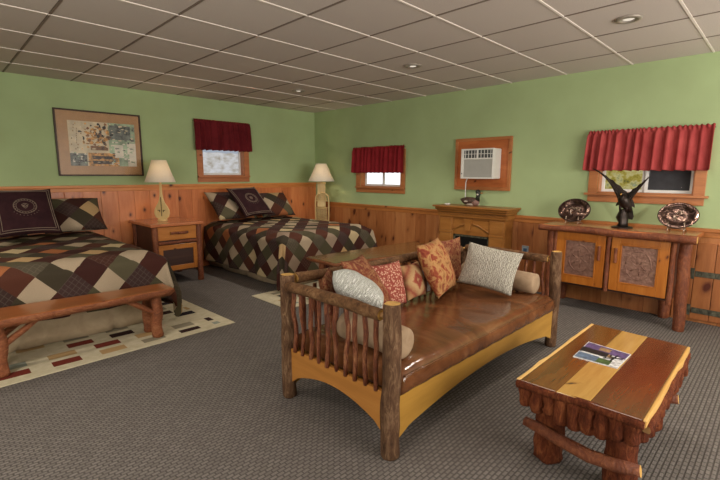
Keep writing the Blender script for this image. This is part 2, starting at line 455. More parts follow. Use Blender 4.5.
for xa in xs:
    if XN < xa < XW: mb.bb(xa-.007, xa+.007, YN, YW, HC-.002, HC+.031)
struct(mb.build('trim_2', M['grid_shaded'], origin=(0,0,HC)))

def wall(name, axis, pos, a0, a1, holes, mat, out):
    """wall slab with rectangular holes; axis 'x': plane x=pos spanning y; axis 'y': plane y=pos spanning x"""
    mb = MB(); th = .14*out
    us = sorted({a0, a1, *[h[0] for h in holes], *[h[1] for h in holes]})
    zs = sorted({0, HC+.08, *[h[2] for h in holes], *[h[3] for h in holes]})
    for u, u2 in zip(us, us[1:]):
        for z, z2 in zip(zs, zs[1:]):
            cu, cz = (u+u2)/2, (z+z2)/2
            if any(h[0] < cu < h[1] and h[2] < cz < h[3] for h in holes): continue
            if axis == 'x': mb.bb(min(pos, pos+th), max(pos, pos+th), u, u2, z, z2)
            else: mb.bb(u, u2, min(pos, pos+th), max(pos, pos+th), z, z2)
    return struct(mb.build(name, mat, origin=(0,0,0)))
W1 = (2.86, 3.52, 1.31, 2.02)       # x0,x1,z0,z1 (left wall)
W2 = (4.07, 4.90, 1.15, 1.62)       # y0,y1
W3 = (.64, 1.44, 1.16, 1.64)
wall('wall_left', 'y', YW, XN, XW+.14, [W1], M['green'], 1)
wall('wall_right', 'x', XW, YN, YW, [W2, W3], M['green'], 1)
wall('wall_back', 'y', YN, XN, XW+.14, [], M['green'], -1)
wall('wall_front', 'x', XN, YN-.14, YW+.14, [], M['green'], -1)

# wainscot boards
def boards_y(name, x0, x1, ztop, mat):      # on the left wall (y = YW)
    mb = MB(); x = x0
    while x < x1-.01:
        w = min(.19, x1-x); mb.r = random.random()
        mb.bb(x+.0008, x+w-.0008, YW-.02, YW-.0005, 0, ztop); x += w
    return struct(mb.build(name, mat, origin=(0,YW,0), bevel=.003))
def boards_x(name, y0, y1, ztop, mat):
    mb = MB(); y = y0
    while y < y1-.01:
        w = min(.19, y1-y); mb.r = random.random()
        mb.bb(XW-.02, XW-.0005, y+.0008, y+w-.0008, 0, ztop); y += w
    return struct(mb.build(name, mat, origin=(XW,0,0), bevel=.003))
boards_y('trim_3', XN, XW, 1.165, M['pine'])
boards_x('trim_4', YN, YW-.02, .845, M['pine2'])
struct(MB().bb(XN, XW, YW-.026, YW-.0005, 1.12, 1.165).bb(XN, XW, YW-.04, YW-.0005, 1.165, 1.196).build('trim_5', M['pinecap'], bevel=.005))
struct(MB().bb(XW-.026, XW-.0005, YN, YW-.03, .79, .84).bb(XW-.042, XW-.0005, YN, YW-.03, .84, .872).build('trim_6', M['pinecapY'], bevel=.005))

# windows: local (u along wall, w into the room, z)
def win(name, fu, u0, u1, z0, z1, mat, cas, sill_ext, split, screens=None):
    """casing around opening, vinyl sashes, glass, sill"""
    def B(mb, a0, a1, w0, w1, c0, c1, mi=0):
        p, q = fu(a0, w0), fu(a1, w1)
        mb.bb(min(p[0],q[0]), max(p[0],q[0]), min(p[1],q[1]), max(p[1],q[1]), c0, c1, mi)
    c = fu((u0+u1)/2, 0)
    root = bpy.data.objects.new(name, None); C.objects.link(root); root.location = (c[0], c[1], z0); root['kind'] = 'structure'
    mb = MB()
    B(mb, u0-cas, u0, .001, .02, z0-.02, z1+cas); B(mb, u1, u1+cas, .001, .02, z0-.02, z1+cas)
    B(mb, u0, u1, .001, .0195, z1, z1+cas)
    # jamb liners
    B(mb, u0, u0+.012, -.11, 0, z0, z1); B(mb, u1-.012, u1, -.11, 0, z0, z1); B(mb, u0, u1, -.11, 0, z0, z0+.012)
    mb.build('window_frame', mat, root, bevel=.003)
    mb = MB(); B(mb, u0-cas-sill_ext, u1+cas+sill_ext, .001, .045, z0-.022, z0); B(mb, u0-cas, u1+cas, .001, .016, z0-.09, z0-.022)
    mb.build('window_sill', mat, root, bevel=.003)
    f = .028; n = 2 if split else 1
    for k in range(n):
        a0 = u0+.012+(u1-u0-.024)*k/n; a1 = u0+.012+(u1-u0-.024)*(k+1)/n
        w = -.07-.02*k
        mb = MB(); B(mb, a0, a0+f, w-.02, w, z0+.012, z1); B(mb, a1-f, a1, w-.02, w, z0+.012, z1)
        B(mb, a0+f, a1-f, w-.02, w, z0+.012, z0+.012+f); B(mb, a0+f, a1-f, w-.02, w, z1-f, z1)
        s = mb.build('sash', M['white'], root, bevel=.002)
        mb = MB(); B(mb, a0+f, a1-f, w-.013, w-.009, z0+.012+f, z1-f); mb.build('pane', M['glass'], s)
        if screens is not None and k in screens:
            mb = MB(); B(mb, a0+f, a1-f, w-.019, w-.016, z0+.012+f, z1-f); mb.build('insect_screen', M['screen'], s)
    return root
M['screen'] = plain('dark_insect_screen', (64,64,68), .8)
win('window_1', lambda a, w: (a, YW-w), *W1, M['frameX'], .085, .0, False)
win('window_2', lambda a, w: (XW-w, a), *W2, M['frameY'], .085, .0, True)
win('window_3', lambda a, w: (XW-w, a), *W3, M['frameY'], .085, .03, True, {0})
# outdoors: self-lit sheets, daylight put into their glow
M['out1'] = emit('glowing_brush', None, .85, [(.3,(150,135,110)),(.45,(200,196,190)),(.6,(225,226,230)),(.75,(170,160,140))], 9)
M['out2'] = emit('glowing_snow', None, 1.8, [(.3,(225,225,230)),(.7,(250,250,255))], 3)
M['out3'] = emit('glowing_foliage', None, .85, [(.3,(74,78,50)),(.45,(160,144,60)),(.55,(196,186,130)),(.62,(120,128,84)),(.72,(226,224,214))], 9)
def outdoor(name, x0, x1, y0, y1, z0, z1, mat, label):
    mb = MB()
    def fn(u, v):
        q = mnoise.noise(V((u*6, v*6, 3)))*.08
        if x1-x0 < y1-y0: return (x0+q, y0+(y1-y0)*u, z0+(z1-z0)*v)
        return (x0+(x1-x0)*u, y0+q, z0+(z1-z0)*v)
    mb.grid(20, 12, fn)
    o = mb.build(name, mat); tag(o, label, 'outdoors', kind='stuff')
outdoor('glowing_brush', .8, 6.1, 8.0, 8.2, -.2, 2.6, M['out1'], 'glowing backdrop of pale snowy brush outside the left wall window')
outdoor('glowing_snow_bank', 6.4, 6.6, 4.8, 9.5, -.2, 2.6, M['out2'], 'glowing backdrop of white snow outside the window nearest the corner')
outdoor('glowing_foliage', 6.4, 6.6, -1, 4.2, -.2, 2.6, M['out3'], 'glowing backdrop of yellow green foliage outside the window above the sideboard')

# valances
def valance(name, fu, u0, u1, z0, z1, n, mat, label, depth=.035, lean=0, seed=1):
    c = fu((u0+u1)/2, .04)
    root = thing(name, (c[0], c[1], z0), label, 'curtain', 'red gathered window valances')
    root.pop('group')
    mb = MB(); rnd = random.Random(seed)
    ph = [rnd.uniform(-.9,.9) for _ in range(200)]
    amps = [rnd.uniform(.35, 1.25) for _ in range(200)]
    knots_ = [0]
    while len(knots_) < n+3: knots_.append(knots_[-1]+rnd.uniform(.55, 1.5))
    tot = knots_[n]
    def warp(u):
        x = u*n; k = min(int(x), n-1); return (knots_[k]+(knots_[k+1]-knots_[k])*(x-k))/tot
    def fn(u, v):
        t = u*n; k = int(t); f = t-k; g = f*f*(3-2*f)
        A_ = amps[k]*(1-g)+amps[k+1]*g
        am = depth*A_*(.2+.8*(1-v)**.5)
        w = .052 + am*math.cos(2*PI*t) + .25*am*math.cos(4*PI*t+ph[k]) + .006*mnoise.noise(V((u*30, v*3, seed)))
        if v > .9: w = .05 + .22*depth*math.sin(2*PI*t*2.3+ph[0])
        wu = warp(u)*.75 + u*.25
        uu = u0+(u1-u0)*wu + (1-v)*(wu-.5)*.015 + .008*(1-v)*math.sin(2*PI*t+1.3)
        z = z0+(z1-z0)*v + (.007*math.sin(4*PI*t) if v > .97 else 0) + (.006*math.cos(2*PI*t)*A_ if v < .03 else 0)
        if abs(v-.9) < .03: w -= .008
        q = fu(uu, max(w, .024)); return (q[0], q[1], z)
    mb.grid(n*16, 20, fn)
    mb.build('gathered_fabric', mat, root, solid=.002)
    a, b = fu(u0-.004, .030), fu(u1+.004, .030)
    zr = z0+(z1-z0)*.935
    MB().tube([(a[0],a[1],zr),(b[0],b[1],zr)], .005).build('curtain_rod', M['iron'], root)
    return root
valance('window_valance', lambda a, w: (a, YW-w), 2.735, 3.62, 1.675, 2.095, 11, M['curtain1'], 'dark red gathered valance over the small window on the left wall', .028, seed=2)
valance('window_valance', lambda a, w: (XW-w, a), 3.975, 5.025, 1.362, 1.755, 12, M['curtain2'], 'short crimson valance between the corner lamp and the air conditioner', .028, seed=5)
valance('window_valance', lambda a, w: (XW-w, a), .535, 1.55, 1.385, 1.783, 13, M['curtain3'], 'faded red ruffled valance hanging above the eagle statue', .036, seed=9)

# cupboard door in the wainscot right of the sideboard
root = bpy.data.objects.new('door_1', None); C.objects.link(root); root.location = (XW-.02, .2, .02); root['kind'] = 'structure'
mb = MB(); y = -.15
while y < .56:
    mb.r = random.random(); mb.bb(XW-.04, XW-.0205, y+.002, y+.14, .03, .74); y += .142
mb.build('door_panel', M['pine2'], root, bevel=.004)
for zc in (.455, .115):
    mb = MB(); mb.bb(XW-.047, XW-.0405, .26, .55, zc-.026, zc+.026); mb.bb(XW-.047, XW-.0405, .555, .60, zc-.05, zc+.05)
    for yy in (.3,.4,.5): mb.ball((XW-.047, yy, zc), (.006,.009,.009), 8, 6)
    mb.build('strap_hinge', M['iron'], root, bevel=.003)

# recessed ceiling lights
for yy, lb in ((.918,'round recessed ceiling light at the upper right, nearest the sideboard'),(2.763,'round recessed ceiling light in the middle of the row of three'),(4.6,'round recessed ceiling light farthest away, near the room corner')):
    t = thing('recessed_light', (3.5, yy, HC-.01), lb, 'ceiling light')
    MB().lathe((3.5, yy, HC-.012), [(.045,.012),(.045,0),(.075,0),(.085,.012)], 28).build('trim_ring', M['canring'], t)
    MB().lathe((3.5, yy, HC-.006), [(0,-.004),(.028,-.002),(.04,.005)], 24).build('bulb', M['canlight'], t)

# ------------------------------------------------------------ picture
mb = MB()
px0, px1, pz0, pz1 = 1.118, 2.045, 1.308, 2.075
root = thing('framed_picture', ((px0+px1)/2, YW-.01, pz0), 'large framed rustic picture in a tan mat on the green wall', 'picture')
f = .018
for (a,b,c_,d) in ((px0,px1,pz0,pz0+f),(px0,px1,pz1-f,pz1),(px0,px0+f,pz0+f,pz1-f),(px1-f,px1,pz0+f,pz1-f)):
    mb.bb(a, b, YW-.03, YW-.001, c_, d)
M['pframe'] = plain('dark_walnut_frame', (62,40,26), .4)
mb.build('frame', M['pframe'], root, bevel=.003)
M['mat'] = plain('tan_mat_board', (176,134,92), .5, var=.03)
MB().bb(px0+f, px1-f, YW-.014, YW-.002, pz0+f, pz1-f).build('mat_board', M['mat'], root)
pc = [plain('print_'+n_, c_, .5, var=v_, scale=s_) for n_, c_, v_, s_ in (
    ('cream',(206,188,158),.12,9),('straw',(168,122,66),.45,24),('brown',(112,74,44),.4,20),('slate',(96,98,92),.4,18),('sage',(150,166,138),.25,8),('dark',(46,36,30),.3,15),('pale',(216,206,190),.08,9))]
mb = MB(); ix0, ix1, iz0, iz1 = px0+.13, px1-.075, pz0+.12, pz1-.125
W_, H_ = ix1-ix0, iz1-iz0
def patch(a, b, c_, d, mi, k): mb.bb(ix0+a*W_, ix0+b*W_, YW-.0145-.0004*k, YW-.014, iz0+c_*H_, iz0+d*H_, mi)
patch(0,1,0,1,0,1); patch(.58,1,0,1,4,2); patch(.0,.24,0,.28,3,2); patch(.6,.93,.62,.95,3,3); patch(.86,1,0,.55,6,3)
patch(.26,.72,.0,.3,1,3); patch(.32,.62,.05,.12,5,4); patch(.32,.62,.16,.23,5,4); patch(.66,.8,.2,.5,6,4); patch(.3,.56,.36,.46,2,4)
rr = random.Random(3)
def blob(cx, cz, a_, b_, mi, k):
    n_ = rr.randint(6, 9); ph_ = rr.random()*6
    poly = [(ix0+W_*min(1,max(0,cx+a_*rr.uniform(.55,1.15)*math.cos(ph_+2*PI*q/n_))), iz0+H_*min(1,max(0,cz+b_*rr.uniform(.55,1.15)*math.sin(ph_+2*PI*q/n_)))) for q in range(n_)]
    mb.prism(poly, lambda u, v, w: (u, YW-.0140-w, v), .0005+.0004*k, mi)
for k in range(120):
    cx, cz = rr.gauss(.41,.12), rr.gauss(.68,.15)
    if .16 < cx < .62 and .38 < cz < .97: blob(cx, cz, rr.uniform(.015,.04), rr.uniform(.02,.05), rr.choice([1,1,1,2,2,0,5]), 3+k*.02)
for k in range(110):
    cx, cz = rr.uniform(.6,.98), rr.uniform(.02,.98); blob(cx, cz, rr.uniform(.01,.035), rr.uniform(.01,.03), rr.choice([3,3,5,0] if cz > .6 else [4,6,6,4,3]), 5+k*.01)
for k in range(40): blob(rr.uniform(.02,.24), rr.uniform(.02,.3), .02, .02, rr.choice([3,3,4,5,6]), 4+k*.01)
for k in range(30): blob(rr.uniform(.26,.72), rr.uniform(.02,.3), .03, .01, rr.choice([1,2,5,5,0]), 5+k*.01)
for k in range(25): blob(rr.uniform(.02,.3), rr.uniform(.35,.97), .008, .02, rr.choice([1,2,6]), 3+k*.01)
for k in range(9): patch(.1+k*.002, .11+k*.002, .5+k*.04, .52+k*.04, 2, 4)
mb.build('print', pc, root)
m = N('picture_glazing'); gl = m.n('ShaderNodeBsdfGlossy', i_Roughness=.25); tr = m.n('ShaderNodeBsdfTransparent')
lw = m.n('ShaderNodeFresnel', i_IOR=1.2)
mx = m.n('ShaderNodeMixShader', i_0=lw.outputs[0], i_1=tr.outputs[0], i_2=gl.outputs[0])
m.t.links.new(mx.outputs[0], m.t.nodes['Material Output'].inputs[0])
MB().bb(px0+f, px1-f, YW-.0225, YW-.0205, pz0+f, pz1-f).build('glazing', m.m, root)

# ------------------------------------------------------------ beds
def bed(x0, x1, yf, yh, ztop, hem_foot, hem_side, label, qlabel, us, seed):
    xc = (x0+x1)/2
    t = thing('bed', (xc, (yf+yh)/2, 0), label, 'bed')
    MB().bb(x0+.06, x1-.06, yf+.06, yh, .34, ztop-.035).build('mattress', M['mattress'], t, bevel=.06)
    MB().bb(x0+.07, x1-.07, yf+.07, yh-.02, .12, .34).build('box_spring', M['mattress'], t, bevel=.02)
    for sx in (x0+.15, x1-.15):
        for sy in (yf+.2, yh-.15): MB().tube([(sx,sy,.0105),(sx,sy,.12)], .025).build('leg', M['iron'], t)
    mb = MB(); per = [(x0+.03, yh), (x0+.03, yf+.03), (x1-.03, yf+.03), (x1-.03, yh)]
    L = [0]
    for a, b in zip(per, per[1:]): L.append(L[-1]+math.dist(a, b))
    def fn(u, v):
        d = u*L[-1]
        k = 0
        while k < 2 and d > L[k+1]: k += 1
        f_ = (d-L[k])/(L[k+1]-L[k]); a, b = per[k], per[k+1]
        n = ((-1,0),(0,-1),(1,0))[k]
        w = .010*math.sin(d*9+seed)*(1-v) + .02*(1-v) - .03*(1-v)*math.exp(-((d*1.5)%1-.5)**2*900)
        return (a[0]+(b[0]-a[0])*f_+n[0]*w, a[1]+(b[1]-a[1])*f_+n[1]*w, .016+(.40-.016)*v)
    mb.grid(220, 6, fn); mb.build('bed_skirt', M['skirt'], t, solid=.004)
    # quilt: unfolded sheet, hangs left / foot / right
    mb = MB(); r = .05
    hs, hf = ztop-hem_side, ztop-hem_foot
    U0, U1 = x0-hs, x1+hs; V0, V1 = yf-hf, yh
    nu, nv = 130, 120
    def q(u, v):
        X = U0+(U1-U0)*u; Y = V0+(V1-V0)*v
        a = max(x0-X, 0) if X < xc else max(X-x1, 0); sx = -1 if X < xc else 1
        b = max(yf-Y, 0)
        bx = min(max(X, x0), x1); by = max(Y, yf)
        d = math.hypot(a, b)
        puff = .014*mnoise.noise(V((X*3.1, Y*3.1, seed))) + .008*mnoise.noise(V((X*8, Y*8, seed)))
        if d < 1e-6:
            ed = min(X-x0, x1-X, Y-yf)
            z = ztop+.012+puff - .05*max(0, 1-ed/.12)**2
            return V((bx, by, z))
        if a > 0 and b > 0: dd = max(a, b)+.38*min(a, b)
        else: dd = d
        th = math.atan2(b, a)
        # rounded edge
        arc = r*PI/2
        if dd < arc: an = dd/r; out = r*math.sin(an); dz = r*(1-math.cos(an))
        else: out = r; dz = r+(dd-arc)
        s_ = (Y if a > b else X)
        k = min(1, dz/.35)
        wav = .022*k*(1+math.sin(s_*8.5+seed)+.45*math.sin(s_*19+2*seed))
        if a > 0 and b > 0:
            fl = math.sin(2*th); wav = wav*(1-fl)+fl*(.10*k+.05*k*math.sin(th*6))
        out += wav
        z = ztop+.012-.05-dz+puff*(.4 if dz > .1 else 1-dz*6)
        z = max(z, .03)
        return V((bx+sx*math.cos(th)*out*(1 if a > 0 else 0), by-math.sin(th)*out, z))
    mb.grid(nu, nv, lambda u, v: q(u, v), uvf=lambda u, v: ((U0+(U1-U0)*u)*us+seed*.37, (V0+(V1-V0)*v)*us*.9))
    o = mb.build('patchwork_quilt', M['quilt'], solid=.012)
    tag(o, qlabel, 'quilt')
bed(-.02, 1.45, 3.99, YW-.05, .64, .24, .16, 'bed with a beige skirt at the left edge, under the big picture', 'diamond patchwork quilt on the bed at the left edge', 4.1, 1)
bed(2.86, 4.30, 4.10, YW-.05, .64, .13, .12, 'bed with a beige skirt near the room corner, beside the log nightstand', 'diamond patchwork quilt on the far bed by the corner lamp', 5.0, 2)

def pillow_fn(BL, BR, TL, th, pinch=.07, power=.5):
    BL, BR, TL = V(BL), V(BR), V(TL)
    ex, ey = BR-BL, TL-BL; n = ex.cross(ey).normalized()
    def f(u, v, side):
        a, b = 2*u-1, 2*v-1
        # sides bow inward between the corners
        aa = a*(1-pinch*(1-b*b)*abs(a)**3); bb = b*(1-pinch*(1-a*a)*abs(b)**3)
        t = th/2*(max(0, 1-abs(a)**2.6)*max(0, 1-abs(b)**2.6))**power
        t += .006*mnoise.noise(V((a*2.2+BL.x*9, b*2.2, side)))*(1-max(abs(a),abs(b))**6)
        return BL + ex*(aa+1)/2 + ey*(bb+1)/2 + n*t*side
    return f
def pillow(name, BL, BR, TL, th, mat, label, cat='pillow', group=None, us=None, uo=(0,0), parent=None, n=26):
    f = pillow_fn(BL, BR, TL, th); mb = MB()
    w, h = (V(BR)-V(BL)).length, (V(TL)-V(BL)).length
    uvf = (lambda u, v: (u*w*us+uo[0], v*h*us+uo[1])) if us else (lambda u, v: (u, v))
    mb.grid(n, n, lambda u, v: f(u, v, 1), uvf=uvf)
    mb.grid(n, n, lambda u, v: f(1-u, v, -1), uvf=uvf)
    o = mb.build(name, mat, weld=True)
    tag(o, label, cat, group); return o
Q = M['quilt']
ns = 4.2
# far bed: two shams and a plum cushion
pillow('pillow_sham', (2.86,5.60,.70), (3.48,5.62,.69), (2.80,5.93,1.08), .17, Q, 'patchwork pillow sham standing at the left of the far bed', us=ns, uo=(.4,.2))
pillow('pillow_sham', (3.56,5.60,.69), (4.18,5.62,.69), (3.56,5.93,1.04), .17, Q, 'patchwork pillow sham standing at the right of the far bed', us=ns, uo=(.9,.1))
# near bed
pillow('pillow_sham', (.10,5.60,.69), (.72,5.62,.69), (.08,5.92,1.05), .17, Q, 'patchwork pillow sham behind the crested cushion, at the left edge', us=ns, uo=(.1,.6))
pillow('pillow_sham', (.86,5.58,.70), (1.46,5.58,.70), (.86,5.9,1.05), .18, Q, 'patchwork pillow sham beside the crested cushion on the left bed', us=ns, uo=(.5,.9))
def crest_cushion(BL, BR, TL, label):
    o = pillow('crest_cushion', BL, BR, TL, .13, M['plum'], label, 'cushion')
    f = pillow_fn(BL, BR, TL, .13)
    # braid border
    mb = MB()
    for inset in (.045, .085):
        pts = []
        for k in range(81):
            s_ = k/80*4; e = int(min(s_, 3.9999)); t_ = s_-e; i0, i1 = inset, 1-inset
            u, v = ((i0+(i1-i0)*t_, i0), (i1, i0+(i1-i0)*t_), (i1-(i1-i0)*t_, i1), (i0, i1-(i1-i0)*t_))[e]
            pts.append(f(u, v, 1))
        mb.tube(pts, .0035, 6)
    mb.build('braid_trim', M['braid'], o)
    mb = MB()
    for rr_ in (.12, .155):
        pts = [f(.5+rr_*1.15*math.cos(a_), .55+rr_*math.sin(a_), 1)+V((0,0,.001)) for a_ in [2*PI*k/40 for k in range(41)]]
        mb.tube(pts, .003 if rr_ > .13 else .002, 6)
    for k in range(22):
        a_ = 2*PI*k/22
        mb.tube([f(.5+.13*1.15*math.cos(a_), .55+.13*math.sin(a_), 1), f(.5+.15*1.15*math.cos(a_+.1), .55+.15*math.sin(a_+.1), 1)], .003, 5)
    mb.tube([f(.5+.05*x_, .55+.05*y_, 1) for x_, y_ in ((-1,.6),(-.3,1),(.3,1),(1,.6),(.6,-.4),(0,-1),(-.6,-.4),(-1,.6))], .003, 5)
    mb.tube([f(.5+.03*x_, .55+.03*y_, 1) for x_, y_ in ((-1,.3),(0,.8),(1,.3),(0,-.8),(-1,.3))], .004, 5)
    for k in range(9):
        a_ = R(215+k*14); mb.tube([f(.5+.2*1.1*math.cos(a_), .55+.19*math.sin(a_), 1), f(.5+.215*1.1*math.cos(a_), .55+.205*math.sin(a_), 1)], .0025, 5)
    mb.build('crest_embroidery', M['braid'], o)
    o.location -= V((0,0,0)); return o
M['braid'] = plain('dull_gold_braid', (122,106,92), .7)
crest_cushion((3.17,5.43,.73), (3.68,5.50,.745), (3.03,5.72,1.135), 'dark plum cushion with a round crest, leaning on the far bed')
crest_cushion((.44,5.25,.735), (.96,5.25,.735), (.43,5.60,1.175), 'dark plum cushion with a round crest, on the bed at the left edge')

# foot benches
def bench(pts, z, th, legs, label, seed, top='benchtop'):
    cx = sum(p[0] for p in pts)/4; cy = sum(p[1] for p in pts)/4
    t = thing('log_bench', (cx, cy, 0), label, 'bench')
    poly = []
    rnd = random.Random(seed)
    for k in range(4):                      # pts order: front-left, front-right, back-right, back-left
        a, b = V(pts[k]+(0,)), V(pts[(k+1)%4]+(0,)); n_ = 14 if k in (0,2) else 4
        d = (b-a); nn = V((d.y,-d.x,0)).normalized()
        for i in range(n_):
            poly.append(tuple((a+d*i/n_+nn*(.010*mnoise.noise(V((i*.5,seed+k,0))) if i else 0))[:2]))
    mb = MB(); n = len(poly); b0 = len(mb.v)
    c = V((cx, cy, 0))
    for (zz, sc) in ((z, .0), (z-.006, .012), (z-th*.5, .018), (z-th, -.02)):
        for (x, y) in poly:
            d = (V((x,y,0))-c).normalized()
            mb.v.append(V((x+d.x*sc, y+d.y*sc, zz)))
    mb.face([b0+i for i in range(n)], 0)
    for L_ in range(3):
        for i in range(n):
            j = (i+1)%n; mb.face((b0+L_*n+j, b0+L_*n+i, b0+(L_+1)*n+i, b0+(L_+1)*n+j), 1 if L_ else 0, True)
    mb.face([b0+3*n+i for i in range(n)][::-1], 1)
    mb.build('bench_seat', [M[top], M['cedarlit']], t)
    zt = z-th+.012
    P = []
    for k, (x, y, dx, dy) in enumerate(legs):
        MB().log((x, y, .0105), (x+dx, y+dy, zt), .042, .038, seed+k).build('leg', [M['cedarlit'], M['cutdull']], t)
        P.append((V((x,y,0)), V((x+dx,y+dy,zt))))
    for a, b in ((0,1),(2,3)):
        for q_, (i, j) in enumerate(((a,b),)):
            p = P[i][0].lerp(P[i][1], .62); q2 = P[j][0].lerp(P[j][1], .62)
            MB().log(p, q2, .022, .022, seed+9+a, seg=5, n=10).build('end_stretcher', [M['cedarlit'], M['cutdull']], t)
    for k in range(4):
        s_ = 1 if P[k][0].x < cx else -1
        p = P[k][0].lerp(P[k][1], .55); q2 = V((p.x+s_*.24, P[k][1].y, zt+.005))
        MB().log(p, q2, .022, .02, seed+20+k, seg=5, n=10).build('brace', [M['cedarlit'], M['cutdull']], t)
bench([(.10,3.50),(1.36,3.53),(1.36,3.75),(.10,3.84)], .41, .06, [(.24,3.57,0,.02),(.24,3.78,0,-.01),(1.245,3.585,0,0),(1.235,3.77,0,-.02)], 'low log bench with a varnished top at the foot of the left bed', 3)
bench([(2.87,3.20),(4.36,2.95),(4.60,3.54),(2.87,3.66)], .45, .05, [(3.0,3.3,0,0),(3.0,3.56,0,0),(4.2,3.15,0,0),(4.28,3.45,0,0)], 'glossy log bench behind the daybed, at the foot of the far bed', 5, 'benchdark')

# rugs
def rug(x0, x1, y0, y1, ang, label):
    c = V(((x0+x1)/2, (y0+y1)/2, 0)); Mr = Matrix.Rotation(ang, 3, 'Z')
    root = thing('patch_rug', c, label, 'rug')
    mb = MB(); mb.box(c+V((0,0,.005)), (x1-x0, y1-y0, .008), 0, Mr); mb.build('rug_border', M['rugedge'], root, bevel=.003)
    mb = MB(); mb.box(c+V((0,0,.0085)), (x1-x0-.2, y1-y0-.16, .003), 0, Mr); mb.build('rug_field', M['rug'], root)
rug(-.35, 1.85, 3.42, 4.75, R(2.0), 'cream rug with small coloured blocks under the left bed and bench')
rug(2.44, 4.5, 3.45, 4.12, R(0), 'cream rug with small coloured blocks at the foot of the far bed')

# ------------------------------------------------------------ nightstand
t = thing('nightstand', (2.13, 5.6, 0), 'log-trimmed nightstand with a drawer, between the two beds', 'nightstand')
x0, x1, y0, y1, zt = 1.83, 2.42, 5.25, 5.96, .752
MB().bb(x0-.03, x1+.02, y0-.05, y1, zt-.035, zt).build('tabletop', M['nstop'], t, bevel=.008)
MB().bb(x0+.03, x1-.03, y0+.03, y1-.02, .15, zt-.036).build('carcass', M['darkpanel'], t, bevel=.004)
for k, (x, y) in enumerate(((x0+.03,y0),(x1-.03,y0),(x0+.03,y1-.05),(x1-.03,y1-.05))):
    MB().log((x,y,0),(x,y,zt-.036), .036, .034, 40+k).build('leg', [M['cedar'], M['cutdull']], t)
MB().log((x0+.06,y0-.005,.515),(x1-.06,y0-.005,.52), .02, .018, 47).build('front_rail', [M['cedar'], M['cutdull']], t)
dr = MB().bb(x0+.052, x1-.05, y0-.005, y0+.028, .545, .71).build('drawer', M['nsfront'], t, bevel=.006)
MB().log((2.03,y0-.03,.63),(2.24,y0-.03,.63), .016, .016, 49, n=8, seg=4).bb(2.075,2.085,y0-.03,y0-.004,.625,.635).bb(2.195,2.205,y0-.03,y0-.004,.625,.635).build('handle', [M['cedar'], M['cutdull']], dr)
mb = MB(); a0, a1, c0, c1 = x0+.052, x1-.05, .17, .49
mb.bb(a0, a0+.06, y0-.005, y0+.028, c0, c1).bb(a1-.06, a1, y0-.005, y0+.028, c0, c1).bb(a0+.06, a1-.06, y0-.005, y0+.028, c0, c0+.06).bb(a0+.06, a1-.06, y0-.005, y0+.028, c1-.06, c1)
dr = mb.build('door', M['nsfront'], t, bevel=.004)
MB().bb(a0+.06, a1-.06, y0+.01, y0+.027, c0+.06, c1-.06).build('inset_panel', M['darkpanel'], dr)

# side table hidden behind the far bed carries the corner lamp
t = thing('corner_table', (4.62, 5.5, 0), 'small table behind the far bed, under the corner lamp', 'side table')
MB().bb(4.42, 4.86, 5.3, 5.72, .50, .53).build('tabletop', M['nstop'], t, bevel=.006)
for x in (4.46, 4.82):
    for y in (5.34, 5.68): MB().log((x,y,0),(x,y,.50), .025, .023, x+y).build('leg', [M['cedar'], M['cutdull']], t)

# lamps
def shade(t, c, z0, z1, r0, r1):
    mb = MB(); mb.lathe(c, [(r0, z0), (r0*.5+r1*.5, (z0+z1)/2-.01), (r1, z1), (r1-.004, z1), (r0*.5+r1*.5-.004, (z0+z1)/2-.01), (r0-.004, z0), (r0, z0)], 36)
    # no end faces on the open shade
    n_ = len(mb.f); mb.f = mb.f[:-2]; mb.mi = mb.mi[:-2]; mb.sm = mb.sm[:-2]; mb.rn = mb.rn[:-2]
    mb.build('lamp_shade', M['shade'], t)
    MB().ball((c[0], c[1], (z0+z1)/2-.01), (.028,.028,.04), 12, 8).build('bulb', M['bulb'], t)
    mb = MB().tube([(c[0],c[1],z0-.02),(c[0],c[1],(z0+z1)/2-.05)], .008)
    mb.tube([(c[0]-r0*.7,c[1],z0+.05),(c[0]+r0*.7,c[1],z0+.05)], .002, 6)
    mb.build('lamp_stem', M['brass'], t)
# lamp 1: teardrop snowshoe base
cx, cy = 2.09, 5.6
t = thing('table_lamp', (cx, cy, .752), 'table lamp with a teardrop pale wood base on the nightstand', 'lamp')
shade(t, (cx,cy,0), 1.235, 1.505, .18, .085)
MB().lathe((cx,cy,.752), [(.06,0),(.06,.012),(.05,.02),(0,.022)], 24).build('foot', M['palewood'], t)
d_ = V((.707,-.707,0))     # flat side turned towards the room
def tear(mb, sc, w0, w1, h0=.772):
    prof = [(0,0),(.05,.0),(.082,.03),(.096,.075),(.090,.12),(.064,.17),(.036,.215),(.022,.26),(.014,.32),(.012,.40),(.012,.46)]
    poly = [(r_*sc, z_) for r_, z_ in prof[1:]]+[(-r_*sc, z_) for r_, z_ in prof[::-1][:-1]]
    n_ = V((-.707,-.707,0))
    mb.prism(poly, lambda u, v, w: V((cx,cy,h0+v))+d_*u+n_*w+n_*w0, w1-w0)
mb = MB(); tear(mb, 1, -.014, .014)
mb.build('teardrop_body', M['palewood'], t, bevel=.006)
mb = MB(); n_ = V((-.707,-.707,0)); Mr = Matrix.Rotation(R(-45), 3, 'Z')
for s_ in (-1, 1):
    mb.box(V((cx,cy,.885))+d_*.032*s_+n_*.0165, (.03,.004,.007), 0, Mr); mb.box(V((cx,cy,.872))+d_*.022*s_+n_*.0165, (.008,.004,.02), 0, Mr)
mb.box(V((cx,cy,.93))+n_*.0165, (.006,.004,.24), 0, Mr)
mb.build('slot_shade_strips', M['dark'], t)  # dark strips laid on the face for the shade inside its holes
